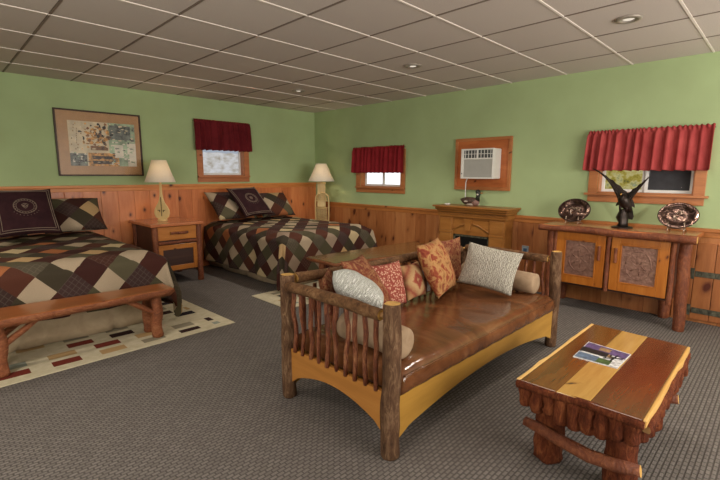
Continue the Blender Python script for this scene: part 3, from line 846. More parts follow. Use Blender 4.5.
# lamp 2: snowshoe lattice base
cx, cy = 4.62, 5.5
t = thing('table_lamp', (cx, cy, .53), 'table lamp with a laced snowshoe base in the room corner', 'lamp')
shade(t, (cx,cy,0), 1.225, 1.51, .215, .085)
def P2(u, z, w=0): return V((cx,cy,z+.008))+d_*u*1.22+n_*w
mb = MB()
for w_ in (-.045, .045):
    pts = [P2(-.05,.53,w_),P2(-.076,.56,w_),P2(-.08,.65,w_),P2(-.08,.78,w_),P2(-.08,.90,w_),P2(-.074,.97,w_),P2(-.045,1.01,w_),P2(-.001,1.02,w_)]
    mb.tube(pts, .009, 8); mb.tube([P2(-(p-V((cx,cy,0))).dot(d_), p.z, w_) for p in pts], .009, 8)
    for z_ in (.57,.78,.90): mb.tube([P2(-.078,z_,w_),P2(.078,z_,w_)], .008, 8)
mb.bb(cx-.05,cx+.05,cy-.05,cy+.05,1.18,1.21)
mb.build('snowshoe_frame', M['palewood'], t)
M['rawhide'] = plain('rawhide', (196,170,120), .6)
for w_ in (-.045, .045):
    mb = MB()
    for k in range(8):
        z_ = .585+k*.026; mb.tube([P2(-.076,z_-.02,w_),P2(.076,z_+.01,w_)], .0035, 5); mb.tube([P2(-.076,z_+.01,w_),P2(.076,z_-.02,w_)], .0035, 5)
    for k in range(7):
        u_ = -.06+k*.02; mb.tube([P2(u_,.57,w_),P2(u_,.78,w_)], .003, 5)
    mb.build('rawhide_lacing', M['rawhide'], t); mb = MB()
    for k in range(6):
        z_ = .905+k*.014; r_ = .076-k*.004; mb.tube([P2(-r_,z_,w_),P2(r_,z_+.03,w_)], .0035, 5); mb.tube([P2(-r_,z_+.03,w_),P2(r_,z_,w_)], .0035, 5)
    mb.build('rawhide_lacing', M['rawhide'], t)
mb = MB(); mb.prism([(-.055,.80),(.055,.80),(.05,1.17),(-.05,1.17)], lambda u, v, w: P2(u, v, w-.02), .04); mb.build('core_post', M['palewood'], t)

# ------------------------------------------------------------ air conditioner
t = thing('air_conditioner', (XW, 2.77, 1.16), 'white window air conditioner set in an orange pine board', 'air conditioner')
mb = MB(); mb.bb(XW-.018, XW-.001, 2.385, 3.145, 1.15, 1.79); mb.build('mounting_board', M['orange'], t, bevel=.002)
mb = MB(); f = .035
mb.bb(XW-.032, XW-.0185, 2.385, 3.145, 1.755, 1.79).bb(XW-.032, XW-.0185, 2.385, 3.145, 1.15, 1.19).bb(XW-.032, XW-.0185, 2.385, 2.42, 1.19, 1.755).bb(XW-.032, XW-.0185, 3.11, 3.145, 1.19, 1.755)
mb.build('board_trim', M['frameY'], t, bevel=.002)
ax, a0, a1, c0, c1 = 4.72, 2.51, 2.945, 1.292, 1.65
MB().bb(ax+.02, XW-.0185, a0, a1, c0, c1).build('housing', M['acwhite'], t, bevel=.012)
mb = MB(); fr = .018
mb.bb(ax, ax+.021, a0, a1, c0, c0+fr).bb(ax, ax+.021, a0, a1, c1-fr, c1).bb(ax, ax+.021, a0, a0+fr, c0+fr, c1-fr).bb(ax, ax+.021, a1-.035, a1, c0+fr, c1-fr)
mb.bb(ax, ax+.021, a0+fr, a1-.035, c1-.125, c1-.11)
fc = mb.build('front_bezel', M['acwhite'], t, bevel=.003)
mb = MB()
for k in range(17): z_ = c0+fr+.004+k*.0125; mb.bb(ax+.004, ax+.014, a0+fr, a1-.035, z_, z_+.007)
mb.bb(ax+.013, ax+.0205, a0+fr, a1-.035, c0+fr, c1-.125)
mb.build('intake_grille', M['acgrille'], fc)
mb = MB(); mb.bb(ax+.013, ax+.0205, a0+fr, a1-.035, c1-.11, c1-fr); mb.build('outlet_vent', M['acdark'], fc)
mb = MB()
for k in range(10): y_ = a0+.04+k*.042; mb.bb(ax+.004, ax+.0125, y_, y_+.004, c1-.11, c1-fr)
mb.bb(ax+.002, ax+.0125, (a0+a1)/2-.012, (a0+a1)/2+.006, c1-.11, c1-fr).bb(ax+.003, ax+.0125, a0+fr, a1-.035, c1-.066, c1-.060)
mb.build('louvre_vanes', M['acwhite'], fc)
MB().ball((ax-.001, a1-.018, c0+.06), (.004,.008,.008), 10, 6).build('badge', M['acdark'], fc)
MB().tube([(XW-.05,2.94,1.30),(XW-.055,2.96,1.24),(XW-.06,2.955,1.1),(XW-.06,2.95,.967)], .006, 8).build('power_cord', M['white'], t)

# ------------------------------------------------------------ fireplace
t = thing('electric_fireplace', (4.77, 2.78, 0), 'honey oak mantel fireplace with a black firebox, under the air conditioner', 'fireplace')
fx, g0, g1 = 4.69, 2.31, 3.21
mb = MB()
mb.bb(4.60, XW-.002, 2.235, 3.27, .935, .958)
mb.build('mantel_shelf', M['mantel'], t, bevel=.006)
mb = MB().bb(4.625, XW-.002, 2.255, 3.25, .905, .935).bb(4.65, XW-.002, 2.275, 3.235, .874, .905)
mb.build('crown_moulding', M['mantel'], t, bevel=.012)
mb = MB()
for k in range(38): y_ = 2.285+k*.0248; mb.bb(4.662, 4.69, y_, y_+.014, .845, .871)
mb.bb(4.672, XW-.045, 2.285, 3.228, .82, .871)
mb.build('dentil_band', M['mantel'], t, bevel=.002)
mb = MB().bb(fx, XW-.045, g0, g0+.2, .0, .82).bb(fx, XW-.045, g1-.2, g1, .0, .82).bb(fx+.01, XW-.045, g0+.2, g1-.2, .60, .82).bb(fx, XW-.045, g0+.2, g1-.2, 0, .09)
mb.build('surround', M['mantel'], t, bevel=.003)
for (a, b) in ((g0+.015, g0+.185), (g1-.185, g1-.015)):
    for (e_, p_, q_, r_) in ((.012,0,.64,.80),(.012,0,.12,.607),(.02,.015,0,.10),(.016,.012,.608,.638)):
        MB().bb(fx-e_, fx, a-p_, b+p_, q_, r_).build('pilaster_panel' if p_ == 0 else 'plinth_block' if q_ == 0 else 'cross_moulding', M['mantel'], t, bevel=.005)
# arched header moulding with keystone
mb = MB(); pts = [(fx-.002, g0+.2+(g1-g0-.4)*k/16, .655+.09*math.sin(PI*k/16)) for k in range(17)]
mb.tube(pts, .008, 8); mb.prism([(2.76,.655),(2.82,.655),(2.845,.80),(2.735,.80)], lambda u, v, w: (fx+.01-w, u, v), .025)
mb.build('arch_moulding', M['mantel'], t)
MB().bb(fx+.03, XW-.05, g0+.201, g1-.201, .091, .599).build('firebox', M['black'], t)
mb = MB().bb(fx+.02, fx+.03, g0+.2, g0+.225, .09, .60).bb(fx+.02, fx+.03, g1-.225, g1-.2, .09, .60).bb(fx+.02, fx+.03, g0+.2, g1-.2, .575, .60)
mb.build('firebox_frame', M['iron'], t)

# soap-like white dish on the mantel
o = MB().lathe((4.75,3.14,.958), [(.03,0),(.045,.006),(.048,.014),(.04,.018),(0,.016)], 20, sy=.7).build('small_dish', M['white'])
tag(o, 'small flat white dish at the left end of the mantel', 'dish')
# duck decoy
dx, dy, dz = 4.80, 2.83, .958
M['duckbody'] = plain('duck_dark_feathers', (70,52,44), .5, var=.35, scale=40)
M['duckside'] = plain('duck_mauve_flank', (128,98,90), .5, var=.15, scale=40)
M['duckwhite'] = plain('duck_white', (214,204,190), .5)
M['duckhead'] = plain('duck_head', (40,40,34), .4)
M['bill'] = plain('duck_bill', (150,110,60), .4)
t = thing('duck_decoy', (dx, dy, dz), 'painted wooden duck decoy standing on the mantel', 'duck')
mb = MB(); prof = [(-.15,.075,.006),(-.12,.07,.028),(-.08,.06,.048),(-.03,.054,.056),(.03,.052,.056),(.07,.056,.048),(.1,.062,.03),(.115,.066,.01)]
mb.tube([(dx, dy-a, dz+b) for a, b, r_ in prof], [r_ for _,_,r_ in prof], 16, 0, 0, sx=.95)
mb.build('body', M['duckbody'], t)
MB().ball((dx-.012, dy-.07, dz+.04), (.045,.05,.042), 14, 10).build('breast', M['duckside'], t)
MB().ball((dx-.03, dy+.03, dz+.055), (.028,.06,.018), 12, 8).build('wing', M['duckwhite'], t)
MB().ball((dx, dy-.02, dz+.022), (.052,.10,.024), 14, 8).build('base', M['duckwhite'], t)
hd = MB().tube([(dx,dy-.085,dz+.07),(dx,dy-.095,dz+.115),(dx,dy-.10,dz+.15),(dx,dy-.09,dz+.185),(dx,dy-.085,dz+.20)], [.034,.022,.03,.033,.012], 14).build('head', M['duckhead'], t)
MB().ball((dx, dy-.137, dz+.16), (.012,.026,.008), 10, 6).build('bill', M['bill'], hd)
MB().ball((dx-.02, dy-.10, dz+.145), (.012,.016,.014), 10, 6).build('cheek', M['duckwhite'], hd)

# outlet on the right wall
o = MB().bb(XW-.027, XW-.0205, 2.11, 2.19, .40, .52).build('wall_outlet', plain('grey_outlet_plate', (150,160,170), .4), bevel=.003)
tag(o, 'grey wall outlet plate low on the panelling right of the fireplace', 'outlet')
MB().bb(XW-.031, XW-.0272, 2.13, 2.17, .43, .49).build('socket', plain('blue_grey_socket', (60,90,120), .4), o)

# ------------------------------------------------------------ sideboard
t = thing('log_sideboard', (4.66, 1.15, 0), 'log-framed sideboard with two amber doors and copper panels', 'sideboard')
sy0, sy1, sx, st = .53, 1.78, 4.42, .845
mb = MB()
def edgepoly():
    pts = [(XW-.045, sy0-.01), (XW-.045, sy1+.02)]
    for k in range(15): y_ = sy1-(sy1-sy0)*k/14; pts.append((sx-.008*math.sin(k*.9), y_))
    return pts
mb.prism(edgepoly(), lambda u, v, w: (u, v, st-.035+w), .035)
mb.build('slab_top', M['sbtop'], t, bevel=.006)
MB().log((sx+.012, sy1+.03, st-.032), (sx+.012, sy0-.02, st-.032), .032, .036, 61, seg=12).build('edge_log', [M['cedar'], M['cut']], t)
MB().bb(4.50, XW-.05, .66, 1.66, .25, st-.036).build('carcass', M['darkpanel'], t, bevel=.004)
for k, (x, y, r_) in enumerate(((4.50,.592,.044),(4.50,1.70,.045),(4.84,.76,.045),(4.84,1.70,.045))):
    MB().log((x+.02,y-.01,0),(x,y,st-.045), r_*1.05, r_, 70+k).build('leg', [M['cedar'], M['cutdull']], t)
MB().log((4.475,.665,.22),(4.475,.665,st-.06), .022, .02, 75).build('side_post', [M['cedar'], M['cutdull']], t)
MB().log((4.475,1.165,.25),(4.475,1.165,st-.06), .02, .02, 76).build('centre_post', [M['cedar'], M['cutdull']], t)
MB().log((4.475,1.65,.25),(4.475,1.65,st-.06), .02, .02, 77).build('side_post', [M['cedar'], M['cutdull']], t)
for k, (a, b, hy) in enumerate(((1.19,1.635,1.235),(.69,1.14,1.095))):
    c0, c1 = .275, .79; w_ = .075
    mb = MB(); mb.r = .4+.2*k
    mb.bb(4.462, 4.499, a, a+w_, c0, c1); mb.r = .6; mb.bb(4.462, 4.499, b-w_, b, c0, c1); mb.bb(4.462, 4.499, a+w_, b-w_, c0, c0+w_); mb.r=.45; mb.bb(4.462, 4.499, a+w_, b-w_, c1-w_, c1)
    d = mb.build('door', M['sbdoor'], t, bevel=.003)
    mb = MB(); i_ = w_+.012
    for (p, q, r_, s_) in ((a+w_,a+i_,c0+w_,c1-w_),(b-i_,b-w_,c0+w_,c1-w_),(a+i_,b-i_,c0+w_,c0+i_),(a+i_,b-i_,c1-i_,c1-w_)): mb.bb(4.458, 4.499, p, q, r_, s_)
    mb.build('panel_moulding', M['sbdoor'], d, bevel=.003)
    MB().bb(4.475, 4.4995, a+i_, b-i_, c0+i_, c1-i_).build('copper_panel', M['copper'], d)
    mb = MB(); cyy, czz = (a+b)/2, (c0+c1)/2
    for k2 in range(6):
        a_ = k2*PI/3; mb.tube([(4.472, cyy+.02*math.cos(a_), czz+.02*math.sin(a_)), (4.472, cyy+.07*math.cos(a_+.4), czz+.09*math.sin(a_+.4))], .004, 6)
    mb.tube([(4.472, cyy+.1*math.cos(a_), czz+.13*math.sin(a_)) for a_ in [2*PI*i/24 for i in range(25)]], .004, 6)
    mb.build('embossing', M['copper'], d)
    MB().log((4.44,hy,.54),(4.44,hy,.68), .014, .014, 80+k, n=10, seg=4).build('handle', [M['cedar'], M['cut']], d)

# platters on stands
def platter(y, z, label, w=.155, h=.112):
    t = thing('oval_platter', (4.72, y, st), label, 'platter')
    mb = MB(); nr, na = 10, 40
    lean = .05
    def P(rr_, a_, off):
        return V((4.70+off+lean*(rr_*math.sin(a_)), y+w*rr_*math.cos(a_), z+h*rr_*math.sin(a_)))
    for side in (0, 1):
        b = len(mb.v)
        for i in range(nr+1):
            q_ = i/nr
            dish = .018*(1-min(1, max(0,(q_-.55)/.3))) + side*.006
            for k in range(na): mb.v.append(P(q_, 2*PI*k/na, dish))
        for i in range(nr):
            for k in range(na):
                A_, B_ = b+i*na+k, b+i*na+(k+1)%na
                fc = (A_, B_, B_+na, A_+na); mb.face(fc if side else fc[::-1], 0, True)
    mb.build('dish', M['pewter'], t)
    mb = MB(); mb.tube([P(1.0, 2*PI*k/40, .003) for k in range(41)], .004, 8); mb.build('rim', M['bronze'], t)
    mb = MB()
    for s_ in (-.06, .06):
        mb.tube([(4.665,y+s_,z-h+.05),(4.66,y+s_,z-h+.0),(4.675,y+s_,z-h-.014),(4.72,y+s_,z-h-.014)], .005, 8)
        mb.tube([(4.66,y+s_,z-h),(4.65,y+s_,st+.003)], .005, 8)
        mb.tube([(4.72,y+s_,z-h-.012),(4.79,y+s_,st+.003)], .005, 8)
        mb.tube([(4.72,y+s_,z-h-.012),(4.775,y+s_,z-.02)], .005, 8)
    mb.tube([(4.73,y-.06,z-h-.014),(4.73,y+.06,z-h-.014)], .004, 8)
    mb.build('stand', M['silver'], t)
    MBr = MB()
    rr = random.Random(int(y*100))
    for k in range(5):
        a_ = rr.uniform(0, 6.28); pts = [P(.1+.08*i, a_+.35*i*(1 if k%2 else -1), .008) for i in range(5)]; MBr.tube(pts, [.004,.007,.007,.005,.002], 6)
    MBr.build('relief', M['silver'], t)
platter(1.575, .985, 'oval embossed metal platter on a stand, left of the eagle')
platter(.70, .99, 'oval embossed metal platter on a stand, right of the eagle', .15, .108)

# eagle statue
ex, ey = 4.65, 1.115
t = thing('eagle_statue', (ex, ey, st), 'dark bronze eagle statue with raised wings on the sideboard', 'statue')
MB().lathe((ex,ey,st), [(.088,0),(.09,.008),(.08,.014),(0,.014)], 28, sy=1.0).build('base', M['bronze'], t)
MB().tube([(ex,ey,st+.01),(ex+.005,ey-.005,st+.05),(ex,ey+.005,st+.1),(ex,ey,st+.15),(ex,ey,st+.18)], [.045,.034,.042,.03,.026], 12, amp=.6, seed=4).build('rock_pedestal', M['bronze'], t)
mb = MB()
mb.tube([(ex+.03,ey-.05,st+.15),(ex+.02,ey-.03,st+.19),(ex+.0,ey-.005,st+.24),(ex-.02,ey+.01,st+.28),(ex-.035,ey+.012,st+.315)], [.012,.035,.05,.045,.026], 14)
mb.ball((ex-.05, ey+.012, st+.325), (.032,.024,.022), 12, 8)
for s_ in (-1, 1): mb.tube([(ex-.01,ey+s_*.022,st+.22),(ex-.012,ey+s_*.026,st+.185),(ex-.01,ey+s_*.022,st+.155)], [.02,.012,.012], 8)
mb.build('body', M['bronze'], t)
MB().tube([(ex-.075,ey+.012,st+.325),(ex-.09,ey+.012,st+.322),(ex-.095,ey+.012,st+.308)], [.01,.008,.002], 8).build('beak', M['brass'], t)
mb = MB()
mb.prism([(-.015,0),(.02,0),(.055,-.11),(.03,-.13),(.0,-.125),(-.03,-.13),(-.04,-.10)], lambda u, v, w: (ex+.035+w, ey-.04+u, st+.21+v), .012)
mb.build('tail', M['bronze'], t)
def wing(tip, elb, root_, chord, mbname):
    mb = MB(); n_ = 16
    root_, elb, tip = V(root_), V(elb), V(tip)
    lead = []; trail = []
    for k in range(n_+1):
        q_ = k/n_
        p = (1-q_)**2*root_ + 2*q_*(1-q_)*elb + q_*q_*tip
        c_ = chord*(1-q_**1.6)*(.75+.25*math.sin(PI*min(1,q_*1.4)))+.008
        step = .012*((k%2)) if q_ > .2 else 0
        lead.append(p); trail.append(p + V((.03*(1-q_), 0, 0)) + V((0, (-1 if tip.y > root_.y else 1)*c_*.72, -c_*.35-step)))
    b = len(mb.v)
    for off in (0, .010):
        for a_, c_ in zip(lead, trail):
            m_ = (a_+c_)/2
            mb.v += [a_+V((off,0,0)), m_+V((off-.008,0,0)), c_+V((off*.4,0,0))]
    L_ = 3*(n_+1)
    for side in (0,1):
        for k in range(n_):
            for j in range(2):
                a_ = b+side*L_+k*3+j; q4 = (a_, a_+3, a_+4, a_+1); mb.face(q4 if side else q4[::-1], 0, False)
    for k in range(n_):
        for j in (0, 2):
            a_ = b+k*3+j; q4 = (a_, a_+3, a_+3+L_, a_+L_); mb.face(q4, 0)
    mb.face((b, b+1, b+1+L_, b+L_)); mb.face((b+1, b+2, b+2+L_, b+1+L_))
    e_ = b+3*n_; mb.face((e_, e_+L_, e_+1+L_, e_+1)); mb.face((e_+1, e_+1+L_, e_+2+L_, e_+2))
    mb.tube(lead, [.015*(1-k/n_)+.004 for k in range(n_+1)], 8)
    mb.build(mbname, M['bronze'], t)
wing((ex,ey+.30,1.405), (ex,ey+.13,1.33), (ex,ey+.03,st+.25), .20, 'wing')
wing((ex,ey-.185,1.335), (ex,ey-.10,1.22), (ex,ey-.025,st+.25), .18, 'wing')

# ------------------------------------------------------------ daybed
DX0, DX1, DY0, DY1 = 1.45, 3.385, 1.235, 2.045
t = thing('log_daybed', ((DX0+DX1)/2, (DY0+DY1)/2, 0), 'bark-covered log daybed with a brown leather mattress', 'daybed')
HK = [M['hick'], M['cut']]; HR = [M['hickh'], M['cut']]
for k, (x, y, r_) in enumerate(((DX0,DY0,.043),(DX0,DY1,.042),(DX1,DY0,.040),(DX1,DY1,.040))):
    MB().log((x,y,0),(x,y,.69 if k == 3 else .76), r_*1.05, r_, 90+k, n=18, seg=14, wob=.12, amp=.16).build('corner_post', HK, t)
for x, sg in ((DX0,-1),(DX1,1)):
    MB().log((x-.012,DY1-.03,.695),(x-.012,DY0+.055,.695), .034, .031, 95+sg, seg=12, amp=.16, wob=.3).build('arm_rail', HR, t)
    MB().tube([(x-.01,DY0+.06,.695),(x,DY0+.02,.695)], .014, 8).build('rail_tenon', M['cutdull'], t)
    # arched end panel
    poly = []
    y0_, y1_ = DY0+.035, DY1-.035
    for k in range(13):
        q_ = k/12; poly.append((y0_+(y1_-y0_)*q_, .115+.10*math.sin(PI*q_)**.8 if 0 < k < 12 else .10))
    poly += [(y1_, .318), (y0_, .318)]
    MB().prism(poly, lambda u, v, w, x=x: (x-.012+w, u, v), .024).build('end_panel', M['honeyY'], t, bevel=.003)
    for k in range(10):
        y_ = DY0+.085+(DY1-DY0-.17)*k/9
        MB().log((x-.012+.004*math.sin(k*2.1), y_, .31), (x-.012, y_+.008*math.sin(k*1.7), .685), .0125+.002*math.sin(k*3), .0125, 100+k+sg*30, n=9, seg=7, wob=.9).build('spindle', [M['spin'], M['cut']], t)
# front & back apron panels with arch
for y, nm in ((DY0, 'front_panel'), (DY1, 'back_panel')):
    x0_, x1_ = DX0+.035, DX1-.035; poly = []
    for k in range(21):
        q_ = k/20; poly.append((x0_+(x1_-x0_)*q_, .09+.10*math.sin(PI*q_)**.8 if 0 < k < 20 else .07))
    poly += [(x1_, .335), (x0_, .335)]
    MB().prism(poly, lambda u, v, w, y=y: (u, y-.014+w, v), .028).build(nm, M['honey'], t, bevel=.003)
MB().log((DX0+.055,DY1-.005,.728),(DX1-.03,DY1+.01,.68), .033, .03, 140, seg=16, amp=.16).build('back_rail', HR, t)
for k in range(20):
    x_ = DX0+.12+(DX1-DX0-.24)*k/19
    MB().log((x_,DY1,.33),(x_,DY1+.005,.67), .0125, .0125, 150+k, n=8, seg=5, wob=.8).build('back_spindle', [M['spin'], M['cut']], t)
MB().bb(DX0+.05, DX1-.05, DY0+.02, DY1-.02, .25, .30).build('slat_base', M['honey'], t)
# leather mattress with soft edges
mb = MB(); nx, ny = 60, 30
mx0, mx1, my0, my1, mz0, mz1 = DX0+.046, DX1-.046, DY0-.022, DY1-.04, .30, .422
def mtop(u, v):
    x_, y_ = mx0+(mx1-mx0)*u, my0+(my1-my0)*v
    e = min(x_-mx0, mx1-x_, y_-my0, my1-y_)
    z_ = mz1 - .028*max(0, 1-e/.045)**2 + (.008*mnoise.noise(V((x_*2.2, y_*2.6, 1)))+.006*mnoise.noise(V((x_*7, y_*3, 4))))*min(1, e/.08)
    return V((x_, y_, z_))
b0 = 0
mb.grid(nx, ny, mtop)
ring = [j for j in range(nx+1)] + [(nx+1)*j+nx for j in range(1, ny+1)] + [(nx+1)*ny+j for j in range(nx-1, -1, -1)] + [(nx+1)*j for j in range(ny-1, 0, -1)]
prev = ring; c_ = V(((mx0+mx1)/2, (my0+my1)/2, 0))
for (dz_, o_) in ((-.02, .008), (-.055, .014), (-.08, .010), (-.096, -.004)):
    cur = []
    for idx in ring:
        p = mb.v[idx]; d_x = (1 if p.x > mx1-1e-4 else -1 if p.x < mx0+1e-4 else 0); d_y = (1 if p.y > my1-1e-4 else -1 if p.y < my0+1e-4 else 0)
        mb.v.append(V((p.x+d_x*o_*.5, p.y+d_y*o_+.002*math.sin(p.x*40)*abs(d_y), mz1-.028+dz_))); cur.append(len(mb.v)-1)
    for i in range(len(ring)):
        j = (i+1)%len(ring); mb.face((prev[i], cur[i], cur[j], prev[j]), 0, True)
    prev = cur
mb.face(prev[::-1], 0)
mb.build('leather_mattress', M['leather'], t)

mb = MB(); mb.tube([(mx0+.02,my0-.004,mz1-.03)]+[(mx0+.02+(mx1-mx0-.04)*k/20,my0-.006+.002*math.sin(k*2),mz1-.028) for k in range(21)], .005, 8)
mb.build('seam_piping', M['leather'], t)
# daybed cushions
pillow('knit_cushion', (2.89,1.80,.505), (3.00,1.40,.445), (3.02,1.78,.815), .15, M['greyknit'], 'chunky grey knit cushion leaning at the right end of the daybed', 'cushion')
pillow('woven_cushion', (2.56,1.74,.445), (3.00,1.87,.445), (2.44,1.86,.84), .15, M['rust2'], 'large rust and gold cushion, left neighbour of the grey knit one', 'cushion', us=1)
pillow('woven_cushion', (2.82,1.93,.46), (3.18,1.94,.46), (2.82,1.955,.82), .07, M['rust'], 'rust cushion half hidden behind the large rust and gold one', 'cushion', us=1)
pillow('woven_cushion', (2.365,1.87,.44), (2.61,1.885,.44), (2.355,1.95,.69), .10, M['medal'], 'small gold and rust medallion cushion against the daybed back', 'cushion')
pillow('speckled_cushion', (2.05,1.88,.435), (2.345,1.86,.435), (2.05,1.96,.735), .10, M['speck'], 'red cushion with pale speckles against the daybed back', 'cushion')
pillow('woven_cushion', (1.87,1.70,.45), (2.16,1.81,.44), (1.665,1.82,.84), .11, M['rust'], 'rust paisley cushion beside the red speckled one', 'cushion', us=1)
pillow('woven_cushion', (1.55,1.77,.46), (1.73,1.93,.46), (1.57,1.86,.76), .06, M['rust'], 'dark rust cushion in the left back corner of the daybed', 'cushion', us=1)
pillow('cotton_cushion', (1.745,1.93,.70), (1.77,1.58,.575), (1.545,1.75,.81), .18, M['whiteknit'], 'pale textured cushion leaning on the left arm of the daybed', 'cushion')
def bolster(x, y0, y1, z, r_, label):
    mb = MB(); n_ = 14; pts = []; rad = []
    for k in range(n_+1):
        q_ = k/n_; pts.append((x+.004*math.sin(q_*5), y0+(y1-y0)*q_, z)); rad.append(r_*(1+.03*math.sin(q_*9)))
    pts = [(x,y0-.012,z),(x,y0-.008,z)]+pts+[(x,y1+.008,z),(x,y1+.012,z)]; rad = [r_*.55, r_*.85]+rad+[r_*.85, r_*.55]
    mb.tube(pts, rad, 24); o = mb.build('bolster', M['tanknit']); tag(o, label, 'bolster'); return o
bolster(1.60, 1.285, 1.68, .512, .08, 'tan bolster lying behind the spindles of the left arm')
bolster(3.255, 1.33, 1.95, .510, .078, 'tan bolster lying against the right arm of the daybed')

# ------------------------------------------------------------ coffee table
t = thing('log_coffee_table', (2.3, .55, 0), 'low coffee table with striped glossy top and bark-clad apron', 'coffee table')
zt = .44
def tp(u, v):            # u along length 0..1, v across 0..1 (0 = near camera-right side)
    a = V((1.80,.29)).lerp(V((1.785,.785)), v); b = V((2.785,.295)).lerp(V((2.81,.79)), v)
    return a.lerp(b, u)
def plank(v0, v1, mat, nm, parent=t):
    mb = MB(); mb.r = random.random(); poly = []
    for k in range(13): p = tp(k/12, v0); poly.append((p.x, p.y+(.010*mnoise.noise(V((k*.6,3,0))) if v0 == 0 else 0)))
    for k in range(13): p = tp(1-k/12, v1); poly.append((p.x, p.y+(.010*mnoise.noise(V((k*.6,9,0))) if v1 == 1 else 0)))
    mb.prism(poly, lambda u, v, w: (u, v, zt-.03+w), .03)
    return mb.build(nm, mat, parent, bevel=.0025)
plank(0, .026, M['tableedge'], 'live_edge'); plank(.028, .395, M['tabletopR'], 'top_plank'); plank(.397, .655, M['tabletopM'], 'top_plank'); plank(.657, .965, M['tabletopL'], 'top_plank'); plank(.967, 1, M['tableedge'], 'live_edge')
# bark rim below the top
mb = MB()
def side(p, q, n_, s0):
    p, q = V(p), V(q); d = q-p; nn = V((d.y, -d.x, 0)).normalized()
    for k in range(n_):
        a_ = p+d*(k+.5)/n_; w_ = d.length/n_*.60
        rr = random.Random(s0*100+k)
        ln_ = .10+rr.uniform(-.015,.02)
        o = MB().log(a_+V((0,0,zt-.031))+nn*.002, a_+V((0,0,zt-.03-ln_))+nn*rr.uniform(-.006,.006), w_*rr.uniform(.9,1.08), w_*.95, s0*50+k, n=10, seg=4, amp=.22).build('apron_log', [M['ctbark'], M['cut'] if False else M['ctbark']], t)
side((1.815,.775,0), (1.825,.31,0), 9, 1)
side((1.84,.315,0), (2.76,.32,0), 17, 2)
side((2.775,.33,0), (2.79,.765,0), 9, 3)
side((2.78,.765,0), (1.83,.765,0), 17, 4)
for a_, b_, s_ in (((1.795,.785,0),(1.81,.295,0),1),((1.81,.292,0),(2.78,.298,0),2)):
    MB().log(V(a_)+V((-.004 if s_ == 1 else .008,0,zt-(.021 if s_ == 1 else .042))), V(b_)+V((-.004 if s_ == 1 else .008,0 if s_ == 1 else .008,zt-(.021 if s_ == 1 else .042))), .018, .018, 200+s_, n=10, seg=12, amp=.4).build('bark_rim', [M['ctbark'], M['cutdull']], t)
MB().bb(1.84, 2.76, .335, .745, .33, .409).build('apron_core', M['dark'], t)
for k, (x, y) in enumerate(((1.985,.70),(1.985,.40),(2.62,.70),(2.62,.42))):
    MB().log((x,y,0),(x,y,.33), .066, .062, 210+k, n=18, amp=.3, wob=.1).build('leg', [M['ctbark'], M['cutdull']], t)
MB().tube([(1.905,.785,.185),(1.90,.70,.178),(1.895,.6,.160),(1.898,.5,.142),(1.905,.4,.148),(1.912,.31,.165)], [.021,.024,.026,.028,.028,.024], 12, 0, 1, amp=.3, seed=3).build('stretcher', [M['cedar'], M['cut']], t)
MB().tube([(2.71,.785,.18),(2.70,.6,.16),(2.70,.4,.15),(2.71,.31,.165)], [.021,.026,.028,.024], 12, 0, 1, amp=.3, seed=5).build('stretcher', [M['cedar'], M['cut']], t)

# brochure
bc = [plain('brochure_'+n_, c_, .3, var=.25, scale=50) for n_, c_ in (('purple',(96,78,120)),('dark',(30,28,34)),('blue',(92,110,134)),('green',(70,92,52)),('white',(206,204,210)),('tan',(150,120,90)))]
q00, q10, q11, q01 = V((2.206,.69,0)), V((2.212,.495,0)), V((2.442,.49,0)), V((2.472,.70,0))
mb = MB()
def bq(u, v): return q00.lerp(q10, u).lerp(q01.lerp(q11, u), v)
def bp(u0, u1, v0, v1, mi, k):
    mb.prism([(u0,v0),(u1,v0),(u1,v1),(u0,v1)], lambda u, v, w: bq(u, v)+V((0,0,zt+.0005+w)), .003+.0003*k, mi)
bp(0,1,0,1,4,0); bp(.02,.98,.62,.97,0,1); bp(.0,.62,.38,.66,1,2); bp(.02,.5,.03,.34,2,1); bp(.5,.8,.03,.3,3,1); bp(.62,.75,.45,.62,5,2); bp(.35,.6,.7,.9,5,2); bp(.66,.95,.5,.9,0,2); bp(.7,.92,.55,.6,4,3); bp(.05,.6,.36,.40,4,3)
for k in range(6): bp(.06+k*.1,.1+k*.1,.34,.37,4,3)
mb.box(bq(.78,.47)+V((0,0,zt+.005)), (.10,.008,.001), 1, Matrix.Rotation(R(-52),3,'Z')); mb.box(bq(.78,.47)+V((0,0,zt+.0052)), (.10,.008,.001), 1, Matrix.Rotation(R(-5),3,'Z'))
o = mb.build('brochure', bc); tag(o, 'open colourful brochure lying on the coffee table', 'brochure')

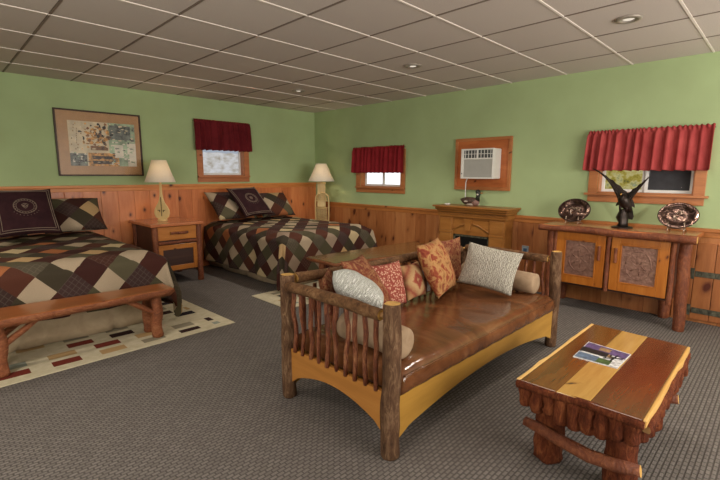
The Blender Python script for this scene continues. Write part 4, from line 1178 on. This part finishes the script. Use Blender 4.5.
# ------------------------------------------------------------ lights, world, camera
def area(name, loc, target, size, power, col=(1,.93,.84), sy=None):
    l = bpy.data.lights.new(name, 'AREA'); l.size = size; l.energy = power; l.color = col
    if sy: l.shape = 'RECTANGLE'; l.size_y = sy
    o = bpy.data.objects.new(name, l); C.objects.link(o); o.location = loc
    o.rotation_euler = (V(target)-V(loc)).to_track_quat('-Z', 'Y').to_euler(); return o
def point(name, loc, power, r=.05, col=(1,.8,.55)):
    l = bpy.data.lights.new(name, 'POINT'); l.energy = power; l.shadow_soft_size = r; l.color = col
    o = bpy.data.objects.new(name, l); C.objects.link(o); o.location = loc; return o
area('added_key_area', (2.2,-2.1,1.45), (2.6,4.5,1.5), 2.6, 135, (1,.93,.85), 1.3)  # added area lamp behind the camera, lifts the far half of the room
area('added_side_area', (-1.5,1.4,1.5), (4.0,3.2,1.3), 2.4, 80, (1,.93,.85), 1.2)  # second added lamp, out of view to the left, evens the light
area('bounce_flash', (4.3,-1.3,1.5), (4.5,.4,2.4), .5, 22, (1,.95,.9))
point('lamp_glow', (2.09,5.6,1.38), 6, .03)
point('lamp_glow', (4.62,5.5,1.38), 6, .03)
for yy in (.918, 2.763, 4.6):
    l = bpy.data.lights.new('down_spot', 'SPOT'); l.energy = 66; l.spot_size = R(150); l.spot_blend = 1; l.shadow_soft_size = .05; l.color = (1,.9,.78)
    o = bpy.data.objects.new('down_spot', l); C.objects.link(o); o.location = (3.5, yy, HC-.03)
for yy in (2.763, 4.6):  # added spots with no fixtures, put in to brighten the bed side
    l = bpy.data.lights.new('down_spot', 'SPOT'); l.energy = 62; l.spot_size = R(150); l.spot_blend = 1; l.shadow_soft_size = .05; l.color = (1,.9,.78)
    o = bpy.data.objects.new('down_spot', l); C.objects.link(o); o.location = (-.3, yy, HC-.03)
w = bpy.data.worlds.new('world'); bpy.context.scene.world = w; w.use_nodes = True
w.node_tree.nodes['Background'].inputs[0].default_value = (.75,.82,.95,1); w.node_tree.nodes['Background'].inputs[1].default_value = .8

f_, yaw, pit, rol = 432., .7832, .1509, .0037
fw = V((math.cos(yaw)*math.cos(pit), math.sin(yaw)*math.cos(pit), -math.sin(pit)))
r0 = V((math.sin(yaw), -math.cos(yaw), 0)); u0 = r0.cross(fw)
rr_ = r0*math.cos(rol)+u0*math.sin(rol); uu_ = -r0*math.sin(rol)+u0*math.cos(rol)
cam = bpy.data.cameras.new('camera'); co = bpy.data.objects.new('camera', cam); C.objects.link(co)
cam.sensor_width = 36; cam.lens = 36*f_/720; cam.clip_start = .05
co.matrix_world = Matrix(((rr_.x,uu_.x,-fw.x,0),(rr_.y,uu_.y,-fw.y,0),(rr_.z,uu_.z,-fw.z,1.34),(0,0,0,1)))
sc = bpy.context.scene; sc.camera = co
sc.view_settings.view_transform = 'Standard'; sc.view_settings.look = 'None'; sc.view_settings.exposure = -.08
